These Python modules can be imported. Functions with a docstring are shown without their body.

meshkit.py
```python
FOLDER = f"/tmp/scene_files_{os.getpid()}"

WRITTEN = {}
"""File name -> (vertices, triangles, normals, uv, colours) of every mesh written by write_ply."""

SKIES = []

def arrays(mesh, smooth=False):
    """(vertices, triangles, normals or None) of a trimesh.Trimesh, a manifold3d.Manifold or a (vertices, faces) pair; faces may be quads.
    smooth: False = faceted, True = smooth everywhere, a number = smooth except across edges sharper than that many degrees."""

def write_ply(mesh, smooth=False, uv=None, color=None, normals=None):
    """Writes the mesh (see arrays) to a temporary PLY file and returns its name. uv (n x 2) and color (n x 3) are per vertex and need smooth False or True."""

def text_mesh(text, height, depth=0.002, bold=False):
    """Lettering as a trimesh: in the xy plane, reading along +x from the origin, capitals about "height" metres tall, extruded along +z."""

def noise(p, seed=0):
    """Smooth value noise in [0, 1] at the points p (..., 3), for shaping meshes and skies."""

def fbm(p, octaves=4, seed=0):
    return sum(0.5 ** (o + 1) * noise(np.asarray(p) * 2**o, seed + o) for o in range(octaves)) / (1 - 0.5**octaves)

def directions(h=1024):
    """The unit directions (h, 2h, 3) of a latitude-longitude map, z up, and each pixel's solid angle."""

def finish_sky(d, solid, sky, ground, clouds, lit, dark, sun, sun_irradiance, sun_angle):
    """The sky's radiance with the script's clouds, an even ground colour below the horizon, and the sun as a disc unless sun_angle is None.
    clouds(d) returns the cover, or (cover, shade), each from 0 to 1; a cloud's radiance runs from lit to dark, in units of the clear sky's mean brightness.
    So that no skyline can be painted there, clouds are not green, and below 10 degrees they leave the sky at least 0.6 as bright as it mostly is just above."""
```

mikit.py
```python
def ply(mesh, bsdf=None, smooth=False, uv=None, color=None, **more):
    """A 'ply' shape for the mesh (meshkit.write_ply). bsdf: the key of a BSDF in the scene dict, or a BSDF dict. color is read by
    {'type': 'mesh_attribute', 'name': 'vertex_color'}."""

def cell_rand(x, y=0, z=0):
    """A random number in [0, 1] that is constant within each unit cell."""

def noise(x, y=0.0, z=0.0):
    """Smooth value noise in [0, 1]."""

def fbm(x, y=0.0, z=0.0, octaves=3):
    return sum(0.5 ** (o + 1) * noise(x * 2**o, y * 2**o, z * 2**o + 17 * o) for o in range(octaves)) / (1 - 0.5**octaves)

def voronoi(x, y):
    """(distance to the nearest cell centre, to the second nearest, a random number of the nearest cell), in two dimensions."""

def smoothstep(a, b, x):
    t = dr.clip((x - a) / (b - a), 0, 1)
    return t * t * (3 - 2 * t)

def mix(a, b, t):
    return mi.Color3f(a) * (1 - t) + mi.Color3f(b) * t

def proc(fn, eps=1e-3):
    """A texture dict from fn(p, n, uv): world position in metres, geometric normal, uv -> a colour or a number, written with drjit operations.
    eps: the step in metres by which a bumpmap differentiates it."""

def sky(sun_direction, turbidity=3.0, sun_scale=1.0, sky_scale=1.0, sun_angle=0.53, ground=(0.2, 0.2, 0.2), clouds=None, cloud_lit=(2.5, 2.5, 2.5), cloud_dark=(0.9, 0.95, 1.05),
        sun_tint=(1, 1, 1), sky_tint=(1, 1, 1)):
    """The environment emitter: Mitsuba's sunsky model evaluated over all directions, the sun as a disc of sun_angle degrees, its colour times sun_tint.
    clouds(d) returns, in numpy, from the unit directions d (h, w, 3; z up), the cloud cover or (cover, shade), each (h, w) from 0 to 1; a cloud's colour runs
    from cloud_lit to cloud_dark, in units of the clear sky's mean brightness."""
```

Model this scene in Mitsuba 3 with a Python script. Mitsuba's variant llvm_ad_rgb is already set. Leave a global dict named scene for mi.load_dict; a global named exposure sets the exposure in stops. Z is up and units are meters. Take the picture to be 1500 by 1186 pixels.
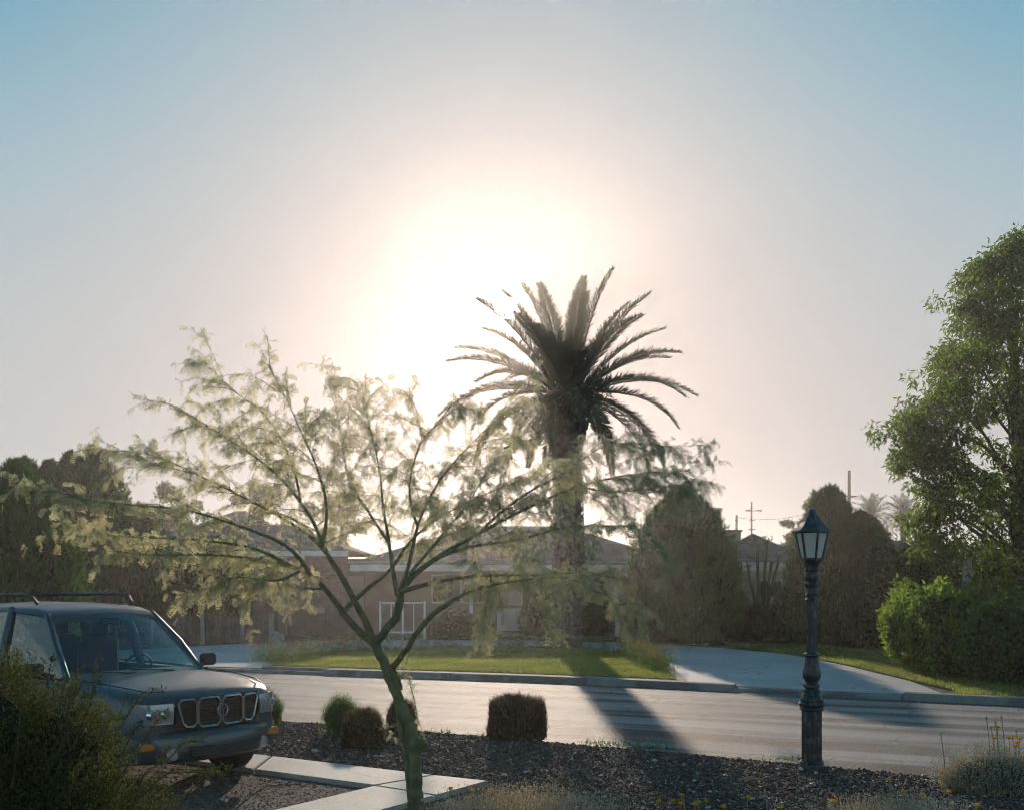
import math, numpy as np, trimesh, manifold3d as m3, drjit as dr, mitsuba as mi
import mikit, meshkit
from shapely.geometry import Polygon, LineString
from mikit import proc, noise, fbm, smoothstep, mix, voronoi, cell_rand

T = mi.ScalarTransform4f
scene, labels = {}, {}
PI = math.pi
# ------------------------------------------------------------------ camera, air, sky, exposure
CAM_H = 2.0
exposure = 1.9
scene['air'] = {'type': 'homogeneous', 'albedo': {'type': 'rgb', 'value': [0.96, 0.95, 0.94]}, 'sigma_t': 0.0012,
                'phase': {'type': 'hg', 'g': 0.85}}
scene['camera'] = {'type': 'perspective', 'fov': 53.13, 'fov_axis': 'x', 'near_clip': 0.1, 'far_clip': 4000.0,
                   'principal_point_offset_x': 0.0, 'principal_point_offset_y': -(855 - 593) / 1186.0,
                   'to_world': T().look_at(origin=[0, 0, CAM_H], target=[0, 10, CAM_H], up=[0, 0, 1]),
                   'medium': {'type': 'ref', 'id': 'air'}}
SUN = np.array([-0.006, 1.0, 0.27]); SUN /= np.linalg.norm(SUN)
def veil(d):      # low haze bank all round the horizon, and thin high haze that scatters forward round the sun
    el = np.degrees(np.arcsin(np.clip(d[..., 2], -1, 1))); ang = np.degrees(np.arccos(np.clip(d @ SUN, -1, 1)))
    tau = 4.0 * np.exp(-(el / 16.0) ** 2) + 2.2 * np.exp(-(ang / 17.5) ** 2)
    tau = tau * (1 + 0.12 * (meshkit.fbm(d * [3, 3, 9], 3) - 0.5))
    return 1 - np.exp(-tau), 1 - np.exp(-(ang / 46.0) ** 2)
scene['sky'] = mikit.sky(SUN.tolist(), turbidity=2.0, sun_scale=1.2, sky_scale=1.0, sun_angle=0.9, sun_tint=(0.87, 1.0, 1.6), clouds=veil,
                         cloud_lit=(2.85, 2.42, 2.38), cloud_dark=(2.6, 3.3, 3.4), sky_tint=(0.06, 1.12, 1.3))
# ------------------------------------------------------------------ materials
def rgb(*c): return {'type': 'rgb', 'value': [float(x) for x in c]}
def mat(name, base, rough=0.6, bump=None, scale=0.01, two=True, **kw):
    b = {'type': 'principled', 'base_color': base if isinstance(base, dict) else rgb(*base), 'roughness': rough, **kw}
    if bump is not None:
        b = {'type': 'bumpmap', 'arbitrary': bump, 'scale': scale, 'bsdf': b}
    scene[name] = {'type': 'twosided', 'bsdf': b} if two else b
    return name
def leafmat(name, c, trans=0.9, rough=0.5, var=0.35, f=3.0, eta=1.2):
    c = tuple(c)
    def fn(p, n, uv, c=c, var=var, f=f):
        t = noise(p.x * f, p.y * f, p.z * f) * 0.6 + noise(p.x * f * 9, p.y * f * 9, p.z * f * 9) * 0.4
        k = 1.0 + var * (2 * t - 1)
        return mi.Color3f(c[0] * k * (1 + 0.25 * var * (2 * t - 1)), c[1] * k, c[2] * k)
    scene[name] = {'type': 'principledthin', 'base_color': proc(fn), 'roughness': rough, 'diff_trans': trans, 'spec_trans': 0.0, 'eta': eta}
    return name
def noisy(c1, c2, f, oct=3, lo=0.3, hi=0.7):
    c1, c2 = tuple(c1), tuple(c2)
    return proc(lambda p, n, uv: mix(c1, c2, smoothstep(lo, hi, fbm(p.x * f, p.y * f, p.z * f, oct))))
RD = np.array([0.918, -0.396])          # direction of the road
def road_fn(p, n, uv):
    u = p.x * 0.918 - p.y * 0.396
    v = p.x * 0.396 + p.y * 0.918
    st = fbm(u * 0.12, v * 2.6 + 0.25 * noise(u * 0.25, v * 0.5), 3.0, 3)
    pat = fbm(u * 0.5, v * 0.9, 7.0, 3)
    grit = noise(p.x * 60, p.y * 60, 1.0)
    agg = voronoi(p.x * 38, p.y * 38)[2]
    k = 0.085 + 0.17 * smoothstep(0.34, 0.68, st) - 0.05 * smoothstep(0.45, 0.7, pat) + 0.07 * (agg - 0.5) + 0.03 * (grit - 0.5)
    cr = dr.abs(noise(u * 0.7, v * 0.7, 9.0) - 0.5)
    k = k * (0.55 + 0.45 * smoothstep(0.002, 0.012, cr))
    return mi.Color3f(k * 1.1, k * 1.0, k * 0.92)
def grit_bump(f): return proc(lambda p, n, uv: noise(p.x * f, p.y * f, p.z * f) * 0.7 + noise(p.x * f * 2.7, p.y * f * 2.7, p.z * f * 2.7) * 0.3, 0.004)
mat('asphalt', proc(road_fn), 0.72, grit_bump(55), 0.007, specular=0.4)
def conc_fn(p, n, uv):
    t = fbm(p.x * 1.3, p.y * 1.3, p.z * 1.3, 4); s = noise(p.x * 45, p.y * 45, p.z * 45)
    st = smoothstep(0.55, 0.75, fbm(p.x * 0.6 + 5, p.y * 0.6, 2.0, 3))
    cr = dr.abs(fbm(p.x * 0.9 + 3, p.y * 0.9, 8.0, 3) - 0.5)
    k = (0.44 + 0.2 * (t - 0.5) + 0.08 * (s - 0.5) - 0.13 * st) * (0.7 + 0.3 * smoothstep(0.0015, 0.006, cr))
    return mi.Color3f(k * 1.05, k * 0.98, k * 0.9)
mat('concrete', proc(conc_fn), 0.75, grit_bump(35), 0.003)
def drive_fn(p, n, uv):
    t = fbm(p.x * 0.5, p.y * 0.5, 1.0, 4); s = noise(p.x * 30, p.y * 30, 1.0)
    cr = dr.abs(fbm(p.x * 0.45, p.y * 0.45, 4.0, 3) - 0.5)
    k = (0.36 + 0.2 * (t - 0.5) + 0.05 * (s - 0.5)) * (0.6 + 0.4 * smoothstep(0.001, 0.008, cr))
    return mi.Color3f(k, k * 0.98, k * 0.95)
mat('drive_concrete', proc(drive_fn), 0.7, grit_bump(25), 0.003)
mat('kerb_concrete', noisy((0.10, 0.10, 0.095), (0.21, 0.205, 0.19), 3.5, 4), 0.8, grit_bump(30), 0.004)
mat('dirt', noisy((0.07, 0.055, 0.042), (0.13, 0.105, 0.08), 1.7, 4), 0.95, grit_bump(20), 0.02)
def grav_fn(p, n, uv):
    d1, d2, r = voronoi(p.x * 42, p.y * 42)
    e = smoothstep(0.02, 0.2, d2 - d1)
    k = (0.035 + 0.06 * r) * (0.4 + 0.6 * e)
    return mi.Color3f(k * 1.2, k * 0.75, k * 0.6)
mat('gravel_bed', proc(grav_fn), 0.85, grit_bump(50), 0.015)
STONE = []
for i, (c, r) in enumerate((((0.125, 0.07, 0.05), .9), ((0.18, 0.11, 0.08), .9), ((0.075, 0.046, 0.036), .8), ((0.3, 0.225, 0.18), .8), ((0.5, 0.43, 0.37), .6))):
    STONE.append(mat('stone_%d' % i, c, r))
mat('soil_fine', noisy((0.06, 0.048, 0.04), (0.12, 0.1, 0.085), 14, 3), 0.9, grit_bump(60), 0.012)
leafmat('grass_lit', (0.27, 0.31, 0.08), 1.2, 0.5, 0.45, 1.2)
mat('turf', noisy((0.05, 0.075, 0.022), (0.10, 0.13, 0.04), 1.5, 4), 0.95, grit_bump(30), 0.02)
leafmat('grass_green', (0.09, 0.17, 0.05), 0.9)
leafmat('straw', (0.46, 0.37, 0.24), 0.7, 0.6, 0.4, 8)
leafmat('straw_dark', (0.13, 0.095, 0.055), 0.5, 0.6, 0.5, 8)
leafmat('sage', (0.42, 0.42, 0.33), 0.7, 0.6, 0.4, 8)
leafmat('mesquite_leaf', (0.5, 0.49, 0.29), 1.35, 0.45, 0.35, 6)
mat('mesquite_bark', noisy((0.095, 0.11, 0.05), (0.165, 0.175, 0.085), 14, 3), 0.8, proc(lambda p, n, uv: fbm(p.x * 60, p.y * 60, p.z * 16, 3), 0.003), 0.02)
mat('bark', noisy((0.06, 0.045, 0.03), (0.14, 0.11, 0.08), 7, 3), 0.9, proc(lambda p, n, uv: fbm(p.x * 25, p.y * 25, p.z * 6, 3), 0.004), 0.02)
mat('pale_bark', noisy((0.25, 0.23, 0.2), (0.5, 0.47, 0.42), 6, 3), 0.9)
leafmat('ash_leaf', (0.105, 0.17, 0.03), 1.6, 0.4, 0.35, 1.2)
leafmat('hedge_leaf', (0.16, 0.27, 0.035), 1.65, 0.35, 0.35, 3)
leafmat('cypress_leaf', (0.055, 0.14, 0.03), 0.7, 0.7, 0.4, 1.5, 1.08)
leafmat('dark_cypress_leaf', (0.04, 0.105, 0.03), 0.5, 0.7, 0.4, 1.5, 1.08)
leafmat('creosote_leaf', (0.085, 0.10, 0.03), 0.85, 0.45, 0.4, 6)
leafmat('shrub_leaf', (0.04, 0.11, 0.03), 0.6, 0.7, 0.4, 3, 1.08)
leafmat('far_leaf', (0.11, 0.13, 0.06), 0.8, 0.6, 0.3, 0.6)
leafmat('frond', (0.07, 0.09, 0.04), 0.35, 0.45, 0.3, 1)
leafmat('dead_frond', (0.18, 0.13, 0.08), 0.6, 0.6, 0.3, 2)
leafmat('bed_leaf', (0.10, 0.16, 0.045), 0.9, 0.5, 0.4, 4)
leafmat('bougain', (0.34, 0.07, 0.06), 0.8, 0.5, 0.4, 4)
leafmat('petal_yellow', (0.85, 0.5, 0.02), 1.0, 0.6, 0.15)
mat('shade_core', (0.012, 0.015, 0.008), 1.0)  # near-black, for cores added inside foliage to block light
mat('core_brown', (0.03, 0.022, 0.014), 1.0)
mat('palm_bark', noisy((0.07, 0.055, 0.045), (0.17, 0.14, 0.11), 5, 3), 0.95, grit_bump(9), 0.05)
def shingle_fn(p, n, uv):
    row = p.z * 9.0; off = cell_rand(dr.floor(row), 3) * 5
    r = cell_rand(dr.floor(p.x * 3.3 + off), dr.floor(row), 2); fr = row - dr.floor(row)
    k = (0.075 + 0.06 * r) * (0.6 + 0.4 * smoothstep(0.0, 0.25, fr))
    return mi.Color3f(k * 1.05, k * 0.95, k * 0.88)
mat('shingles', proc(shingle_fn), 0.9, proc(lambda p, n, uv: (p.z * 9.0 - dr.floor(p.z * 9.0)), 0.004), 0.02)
def brick_fn(p, n, uv):
    row = dr.floor(p.z / 0.085); o = 0.5 * (row - 2 * dr.floor(row / 2)); h = (p.x + p.y) / 0.22 + o
    fx, fz = h - dr.floor(h), p.z / 0.085 - row
    m = smoothstep(0.02, 0.06, fx) * smoothstep(0.98, 0.94, fx) * smoothstep(0.06, 0.16, fz) * smoothstep(0.98, 0.9, fz)
    r = cell_rand(dr.floor(h), row, 5)
    return mix((0.2, 0.18, 0.16), mix((0.13, 0.09, 0.075), (0.19, 0.135, 0.11), r), m)
mat('brick_wall', proc(brick_fn), 0.9)
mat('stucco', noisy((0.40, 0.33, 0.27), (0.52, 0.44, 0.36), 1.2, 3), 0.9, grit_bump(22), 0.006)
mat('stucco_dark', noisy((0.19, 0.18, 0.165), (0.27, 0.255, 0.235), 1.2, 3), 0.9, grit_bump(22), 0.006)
mat('white_paint', noisy((0.62, 0.62, 0.6), (0.75, 0.74, 0.72), 3, 3), 0.55)
mat('wood_dark', noisy((0.07, 0.055, 0.045), (0.13, 0.1, 0.08), 5, 3), 0.8)
mat('void_dark', (0.02, 0.02, 0.022), 0.5)
scene['window_glass'] = {'type': 'thindielectric', 'int_ior': 1.5}
mat('dark_pane', (0.02, 0.024, 0.028), 0.08, specular=0.5)
mat('curtain', (0.55, 0.52, 0.47), 0.9)
mat('metal_grey', (0.25, 0.26, 0.27), 0.45, metallic=0.7)
mat('wire_black', (0.03, 0.03, 0.03), 0.6)
mat('pole_wood', (0.07, 0.055, 0.045), 0.9)
def lamp_fn(p, n, uv):
    t = fbm(p.x * 30, p.y * 30, p.z * 12, 3)
    return mix((0.018, 0.022, 0.026), (0.07, 0.075, 0.075), smoothstep(0.5, 0.75, t))
mat('lamp_iron', proc(lamp_fn), 0.42, grit_bump(90), 0.002, specular=0.6)
scene['frosted'] = {'type': 'principledthin', 'base_color': rgb(0.82, 0.83, 0.80), 'roughness': 0.35, 'diff_trans': 1.0, 'spec_trans': 0.0}
# car
mat('car_paint', proc(lambda p, n, uv: mix((0.045, 0.07, 0.085), (0.06, 0.085, 0.1), noise(p.x * 300, p.y * 300, p.z * 300))), 0.32, clearcoat=1.0, clearcoat_gloss=0.95, metallic=0.35, specular=0.5)
mat('chrome', (0.75, 0.77, 0.8), 0.12, metallic=1.0)
mat('black_plastic', (0.022, 0.022, 0.024), 0.5)
mat('trim_grey', (0.07, 0.075, 0.08), 0.5)
mat('rubber', (0.02, 0.02, 0.02), 0.85)
mat('alloy', (0.45, 0.46, 0.47), 0.3, metallic=0.9)
mat('seat_cloth', (0.07, 0.07, 0.075), 0.95)
mat('lamp_lens', (0.35, 0.37, 0.4), 0.12, clearcoat=1.0, metallic=0.5)
mat('amber', (0.55, 0.16, 0.02), 0.2, clearcoat=1.0)
mat('grille_dark', (0.035, 0.022, 0.015), 0.45)
scene['car_glass'] = {'type': 'thindielectric', 'int_ior': 1.5, 'specular_transmittance': rgb(0.62, 0.75, 0.70)}

# ------------------------------------------------------------------ helpers
ORD = 'first second third fourth fifth sixth seventh eighth ninth tenth eleventh twelfth thirteenth fourteenth fifteenth sixteenth seventeenth eighteenth nineteenth twentieth'.split() + ['twenty first', 'twenty second', 'twenty third', 'twenty fourth']
def ranks(xs): return [ORD[list(np.argsort(np.argsort(xs)))[i]] for i in range(len(xs))]
used = set()
def fresh(name):
    k, i = name, 0
    while k in used:
        i += 1; k = '%s_%03d' % (name, i)
    used.add(k); return k
def thing(name, label, cat, group=None):
    k = fresh(name); labels[k] = {'label': label, 'category': cat}
    if group: labels[k]['group'] = group
    return k
class MB:
    def __init__(s): s.v, s.f, s.n = [], [], 0
    def add(s, m, f=None):
        v, f = (m, f) if f is not None else ((m.vertices, m.faces) if hasattr(m, 'vertices') else (m[0], m[1]))
        v, f = np.asarray(v, float), np.asarray(f, int)
        if len(f) and f.shape[1] == 4: f = np.vstack([f[:, [0, 1, 2]], f[:, [0, 2, 3]]])
        s.v.append(v); s.f.append(f + s.n); s.n += len(v); return s
    def get(s): return np.vstack(s.v), np.vstack(s.f)
    def mesh(s): return trimesh.Trimesh(*s.get(), process=False)
def put(name, mesh, m, parent=None, label=None, cat=None, group=None, kind=None, smooth=False, xf=None):
    """one entry of the scene: a thing of one mesh, or a part under parent"""
    k = fresh(parent + '__' + name if parent else name)
    if isinstance(mesh, MB): mesh = mesh.get()
    if hasattr(mesh, 'to_mesh'):
        q_ = mesh.to_mesh(); mesh = (np.array(q_.vert_properties[:, :3]), np.array(q_.tri_verts))
    if xf is not None:
        v, f = (mesh.vertices, mesh.faces) if hasattr(mesh, 'vertices') else mesh
        mesh = (np.asarray(v) @ xf[:3, :3].T + xf[:3, 3], f)
    scene[k] = mikit.ply(mesh, m, smooth=smooth)
    d = {}
    if label: d['label'] = label
    if cat: d['category'] = cat
    if group: d['group'] = group
    if kind: d['kind'] = kind
    if d: labels[k] = d
    return k
def at(px, py, Y): return np.array([(px - 750) / 1500.0 * Y, Y, CAM_H - (py - 855) / 1500.0 * Y])
def gnd(px, py, z=0.0): return at(px, py, 1500.0 * (CAM_H - z) / (py - 855.0))
def R(seed): return np.random.default_rng(seed)
def unit(v): return v / np.maximum(np.linalg.norm(v, axis=-1, keepdims=True), 1e-9)
def box(cx, cy, cz, sx, sy, sz, bev=0.0, rot=0.0):
    if bev > 0:
        b = np.array([[i, j, k] for i in (-1, 1) for j in (-1, 1) for k in (-1, 1)], float)
        h = np.array([sx, sy, sz]) / 2
        pts = np.vstack([b * (h - np.array(o) * bev) for o in ((0, 1, 1), (1, 0, 1), (1, 1, 0))])
        m = trimesh.convex.convex_hull(pts)
    else: m = trimesh.creation.box((sx, sy, sz))
    v = np.array(m.vertices)
    c, s = math.cos(rot), math.sin(rot)
    v = np.stack([v[:, 0] * c - v[:, 1] * s, v[:, 0] * s + v[:, 1] * c, v[:, 2]], 1) + [cx, cy, cz]
    return v, np.array(m.faces)
def tube(pts, rad, n=6, cap=True):
    p = np.asarray(pts, float); r = np.broadcast_to(np.asarray(rad, float), (len(p),))
    t = unit(np.gradient(p, axis=0))
    a = np.cross(t[0], [0, 0, 1.0] if abs(t[0][2]) < .9 else [1.0, 0, 0]); a /= np.linalg.norm(a)
    A = []
    for i in range(len(p)):
        a = a - t[i] * np.dot(a, t[i]); a /= max(np.linalg.norm(a), 1e-9); A.append(a)
    A = np.array(A); B = np.cross(t, A); ang = np.arange(n) * 2 * PI / n
    v = (p[:, None] + r[:, None, None] * (np.cos(ang)[None, :, None] * A[:, None] + np.sin(ang)[None, :, None] * B[:, None])).reshape(-1, 3)
    i, j = np.meshgrid(np.arange(len(p) - 1), np.arange(n), indexing='ij')
    q = np.stack([i * n + j, i * n + (j + 1) % n, (i + 1) * n + (j + 1) % n, (i + 1) * n + j], -1).reshape(-1, 4)
    f = np.vstack([q[:, [0, 1, 2]], q[:, [0, 2, 3]]])
    if cap:
        v = np.vstack([v, p[:1], p[-1:]]); e = len(v); k = (len(p) - 1) * n; j = np.arange(n)
        f = np.vstack([f, np.stack([(j + 1) % n, j, j * 0 + e - 2], 1), np.stack([k + j, k + (j + 1) % n, j * 0 + e - 1], 1)])
    return v, f
def lathe(prof, n=24, c=(0, 0, 0), a0=0.0):
    """prof: (r, z) bottom to top"""
    pr = np.asarray(prof, float); ang = np.arange(n) * 2 * PI / n + a0
    v = np.stack([pr[:, :1] * np.cos(ang), pr[:, :1] * np.sin(ang), np.repeat(pr[:, 1:], n, 1)], -1).reshape(-1, 3) + np.asarray(c, float)
    i, j = np.meshgrid(np.arange(len(pr) - 1), np.arange(n), indexing='ij')
    q = np.stack([i * n + j, i * n + (j + 1) % n, (i + 1) * n + (j + 1) % n, (i + 1) * n + j], -1).reshape(-1, 4)
    return v, np.vstack([q[:, [0, 1, 2]], q[:, [0, 2, 3]]])
def cards(p, d, nrm, L, W, fold=0.15, base=0.4):
    """leaf-shaped diamonds with a folded midrib: p base points, d axis, nrm face normal"""
    p = np.asarray(p, float); n = len(p); d = unit(np.broadcast_to(np.asarray(d, float), p.shape)); s = unit(np.cross(d, np.broadcast_to(nrm, p.shape)))
    u = np.cross(s, d)
    L = np.broadcast_to(L, (n,))[:, None]; W = np.broadcast_to(W, (n,))[:, None] / 2
    a, c = p, p + d * L
    m = p + d * L * base + u * (W * 2 * fold)
    b, e = m + s * W, m - s * W
    v = np.stack([a, b, c, e], 1).reshape(-1, 3)
    k = np.arange(n)[:, None] * 4
    return v, np.vstack([k + [0, 1, 2], k + [0, 2, 3]])
def blades(p, d, L, W, bend, rng, seg=2):
    """grass blades: tapering strips that bend over"""
    n = len(p); d = unit(d); side = unit(np.cross(d, rng.normal(size=(n, 3)))); out = unit(np.cross(side, d))
    L = np.broadcast_to(L, (n,))[:, None]; W = np.broadcast_to(W, (n,))[:, None]; bend = np.broadcast_to(bend, (n,))[:, None]
    rows = []
    for i in range(seg):
        t = i / seg
        c = p + d * L * t + out * L * bend * t * t; w = W * (1 - t) * 0.5 + W * 0.1
        rows += [c + side * w, c - side * w]
    rows.append(p + d * L + out * L * bend)
    v = np.stack(rows, 1).reshape(-1, 3); m = 2 * seg + 1; k = np.arange(n)[:, None] * m; f = []
    for i in range(seg - 1):
        f += [k + [2 * i, 2 * i + 1, 2 * i + 3], k + [2 * i, 2 * i + 3, 2 * i + 2]]
    f.append(k + [2 * seg - 2, 2 * seg - 1, 2 * seg])
    return v, np.vstack(f)
def sheet(poly, z, thick=0.0, tri=None):
    """flat polygon (list of x, y) as a sheet, or a slab with its top at z"""
    P = poly if isinstance(poly, Polygon) else Polygon([(a[0], a[1]) for a in poly])
    m = trimesh.creation.extrude_polygon(P, max(thick, 0.001), engine='earcut')
    v = np.array(m.vertices); v[:, 2] += z - max(thick, 0.001)
    return v, np.array(m.faces)
def inside(poly, pts):
    from shapely import contains_xy
    return contains_xy(poly, pts[:, 0], pts[:, 1])
def scatter(poly, n, rng):
    x0, y0, x1, y1 = poly.bounds; out = []
    while sum(map(len, out)) < n:
        q = rng.uniform([x0, y0], [x1, y1], (n * 2, 2)); out.append(q[inside(poly, q)])
    return np.vstack(out)[:n]
def spline(pts, n):
    from scipy.interpolate import PchipInterpolator
    p = np.asarray(pts, float); s = np.r_[0, np.cumsum(np.linalg.norm(np.diff(p, axis=0), axis=1))]
    return PchipInterpolator(s, p, axis=0)(np.linspace(0, s[-1], n))
# ------------------------------------------------------------------ ground, road, kerb, drive, lawn, path
kb = [gnd(x, y, -0.05) for x, y in ((300, 982), (400, 986), (840, 1001), (1100, 1014), (1500, 1034))]
far_edge = [np.array([-70, 62, 0.]), np.array([-30, 34.5, 0.]), gnd(-100, 972.5, -0.05)] + kb + [np.array([22., 11.5, 0]), np.array([60, -4, 0.])]
far_edge = np.array([[a[0], a[1]] for a in far_edge])
far_edge = spline(far_edge, 60)
near_pts = np.array([[-70., 50.], [-30., 26.2], [-12., 18.6]] + [list(gnd(x, y)[:2]) for x, y in ((300, 1050), (400, 1056), (800, 1086), (1000, 1102), (1300, 1130), (1450, 1143))] + [[12., 7.0], [60., -16.]])
near_edge = spline(near_pts, 60)
near_edge[:, 1] += 0.06 * np.sin(near_edge[:, 0] * 2.3) + 0.04 * np.sin(near_edge[:, 0] * 5.1 + 1)
put('ground', sheet([(-450, -60), (450, -60), (450, 900), (-450, 900)], -0.14), 'dirt', label='bare dirt ground reaching to the horizon', kind='structure')
road_poly = Polygon(np.vstack([far_edge, near_edge[::-1]])).buffer(0.25)
put('road', sheet(road_poly, -0.05, 0.02), 'asphalt', label='worn grey asphalt street with streaky wheel marks', kind='structure')
# far side soil that everything across the street stands on
far_side = Polygon(np.vstack([far_edge + [0.0, 0.3], [[60, 140], [-70, 140]]]))
put('yard', sheet(far_side, 0.02, 0.1), 'dirt', label='bare soil of the yards across the street', kind='structure')
# kerb: cast segments with open joints
kk = fresh('kerb'); labels[kk] = {'label': 'grey concrete kerb along the far side of the street', 'kind': 'structure'}
line = LineString(far_edge); pos = np.arange(16, line.length - 20, 3.05)
kprof = np.array([(-0.02, -0.12), (-0.02, -0.045), (0.03, 0.045), (0.06, 0.07), (0.09, 0.078), (0.30, 0.08), (0.30, -0.12)])
for i in range(len(pos) - 1):
    ss = np.linspace(pos[i] + 0.012, pos[i + 1] - 0.012, 4); m = MB()
    P = np.array([line.interpolate(s).coords[0] for s in ss]); tn = unit(np.gradient(P, axis=0)); nn = np.stack([-tn[:, 1], tn[:, 0]], 1)
    mx = 750 + 1500 * P[1][0] / P[1][1]; low = 1010 < mx < 1390 or 110 < mx < 365      # dropped where the drive meets the street
    v = np.array([[*(P[a] + nn[a] * o), (z if z < 0 or not low else z * .35 - .012)] for a in range(4) for o, z in kprof]); K = len(kprof)
    f = [[a * K + b, a * K + (b + 1) % K, (a + 1) * K + (b + 1) % K, (a + 1) * K + b] for a in range(3) for b in range(K)]
    f = np.array(f); f = np.vstack([f[:, [0, 1, 2]], f[:, [0, 2, 3]]])
    f = np.vstack([f, [[0, b + 1, b] for b in range(1, K - 1)], [[3 * K, 3 * K + b, 3 * K + b + 1] for b in range(1, K - 1)]])
    put('segment', (v, f), 'kerb_concrete', kk)
G = lambda pts, z=0.0: [gnd(x, y, z)[:2] for x, y in pts]
def kerb_at(px): # point just behind the kerb seen at this column
    d = np.array([(px - 750) / 1500, 1.0]); P = LineString([(0, 0), d * 80]).intersection(line); q = np.array([P.x, P.y]); return q + [0.12, 0.28]
isl = [kerb_at(372), kerb_at(520), kerb_at(700), kerb_at(850), kerb_at(960), kerb_at(1003)] + G([(985, 975), (955, 962), (905, 951.5), (850, 948), (780, 946.5), (700, 946), (620, 947), (540, 949), (470, 955), (400, 965)], 0.09)
isl = Polygon(isl).buffer(0)
# circular drive of poured slabs
drv = [kerb_at(-40), kerb_at(120), kerb_at(270), kerb_at(372)] + G([(400, 965), (470, 955), (540, 949), (620, 947), (700, 946), (780, 946.5), (850, 948), (905, 951.5), (955, 962), (985, 975)], 0.03) + [kerb_at(1003), kerb_at(1130), kerb_at(1270), kerb_at(1390)] \
    + G([(1330, 996), (1230, 972), (1150, 957), (1060, 948.5), (980, 945), (900, 941), (760, 937.5), (620, 937), (500, 936), (430, 939), (330, 944), (220, 950), (60, 957), (-100, 962)], 0.03)
drv = Polygon(drv).buffer(0)
put('driveway', sheet(drv.difference(isl.buffer(0.02)), 0.035, 0.05), 'drive_concrete', label='pale concrete driveway curving behind the lawn island', kind='structure')
island_border = isl.difference(isl.buffer(-0.22))
put('lawn_border', sheet(isl, 0.075, 0.06), 'kerb_concrete', label='concrete edging round the lawn island', kind='structure')
lawn_poly = isl.buffer(-0.2)
put('lawn', sheet(lawn_poly, 0.085, 0.05), 'turf', label='lawn soil of the island across the street', kind='structure')
def grass(name, poly, n, z, rng, m, label, L=(0.05, 0.1)):
    q = scatter(poly, n, rng); p = np.c_[q, np.full(n, z)]
    d = np.c_[rng.normal(0, .35, (n, 2)), np.ones(n)]
    put(name, blades(p, d, rng.uniform(*L, n), 0.012, rng.uniform(0, .5, n), rng, 1), m, label=label, cat='grass', kind='stuff')
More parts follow.
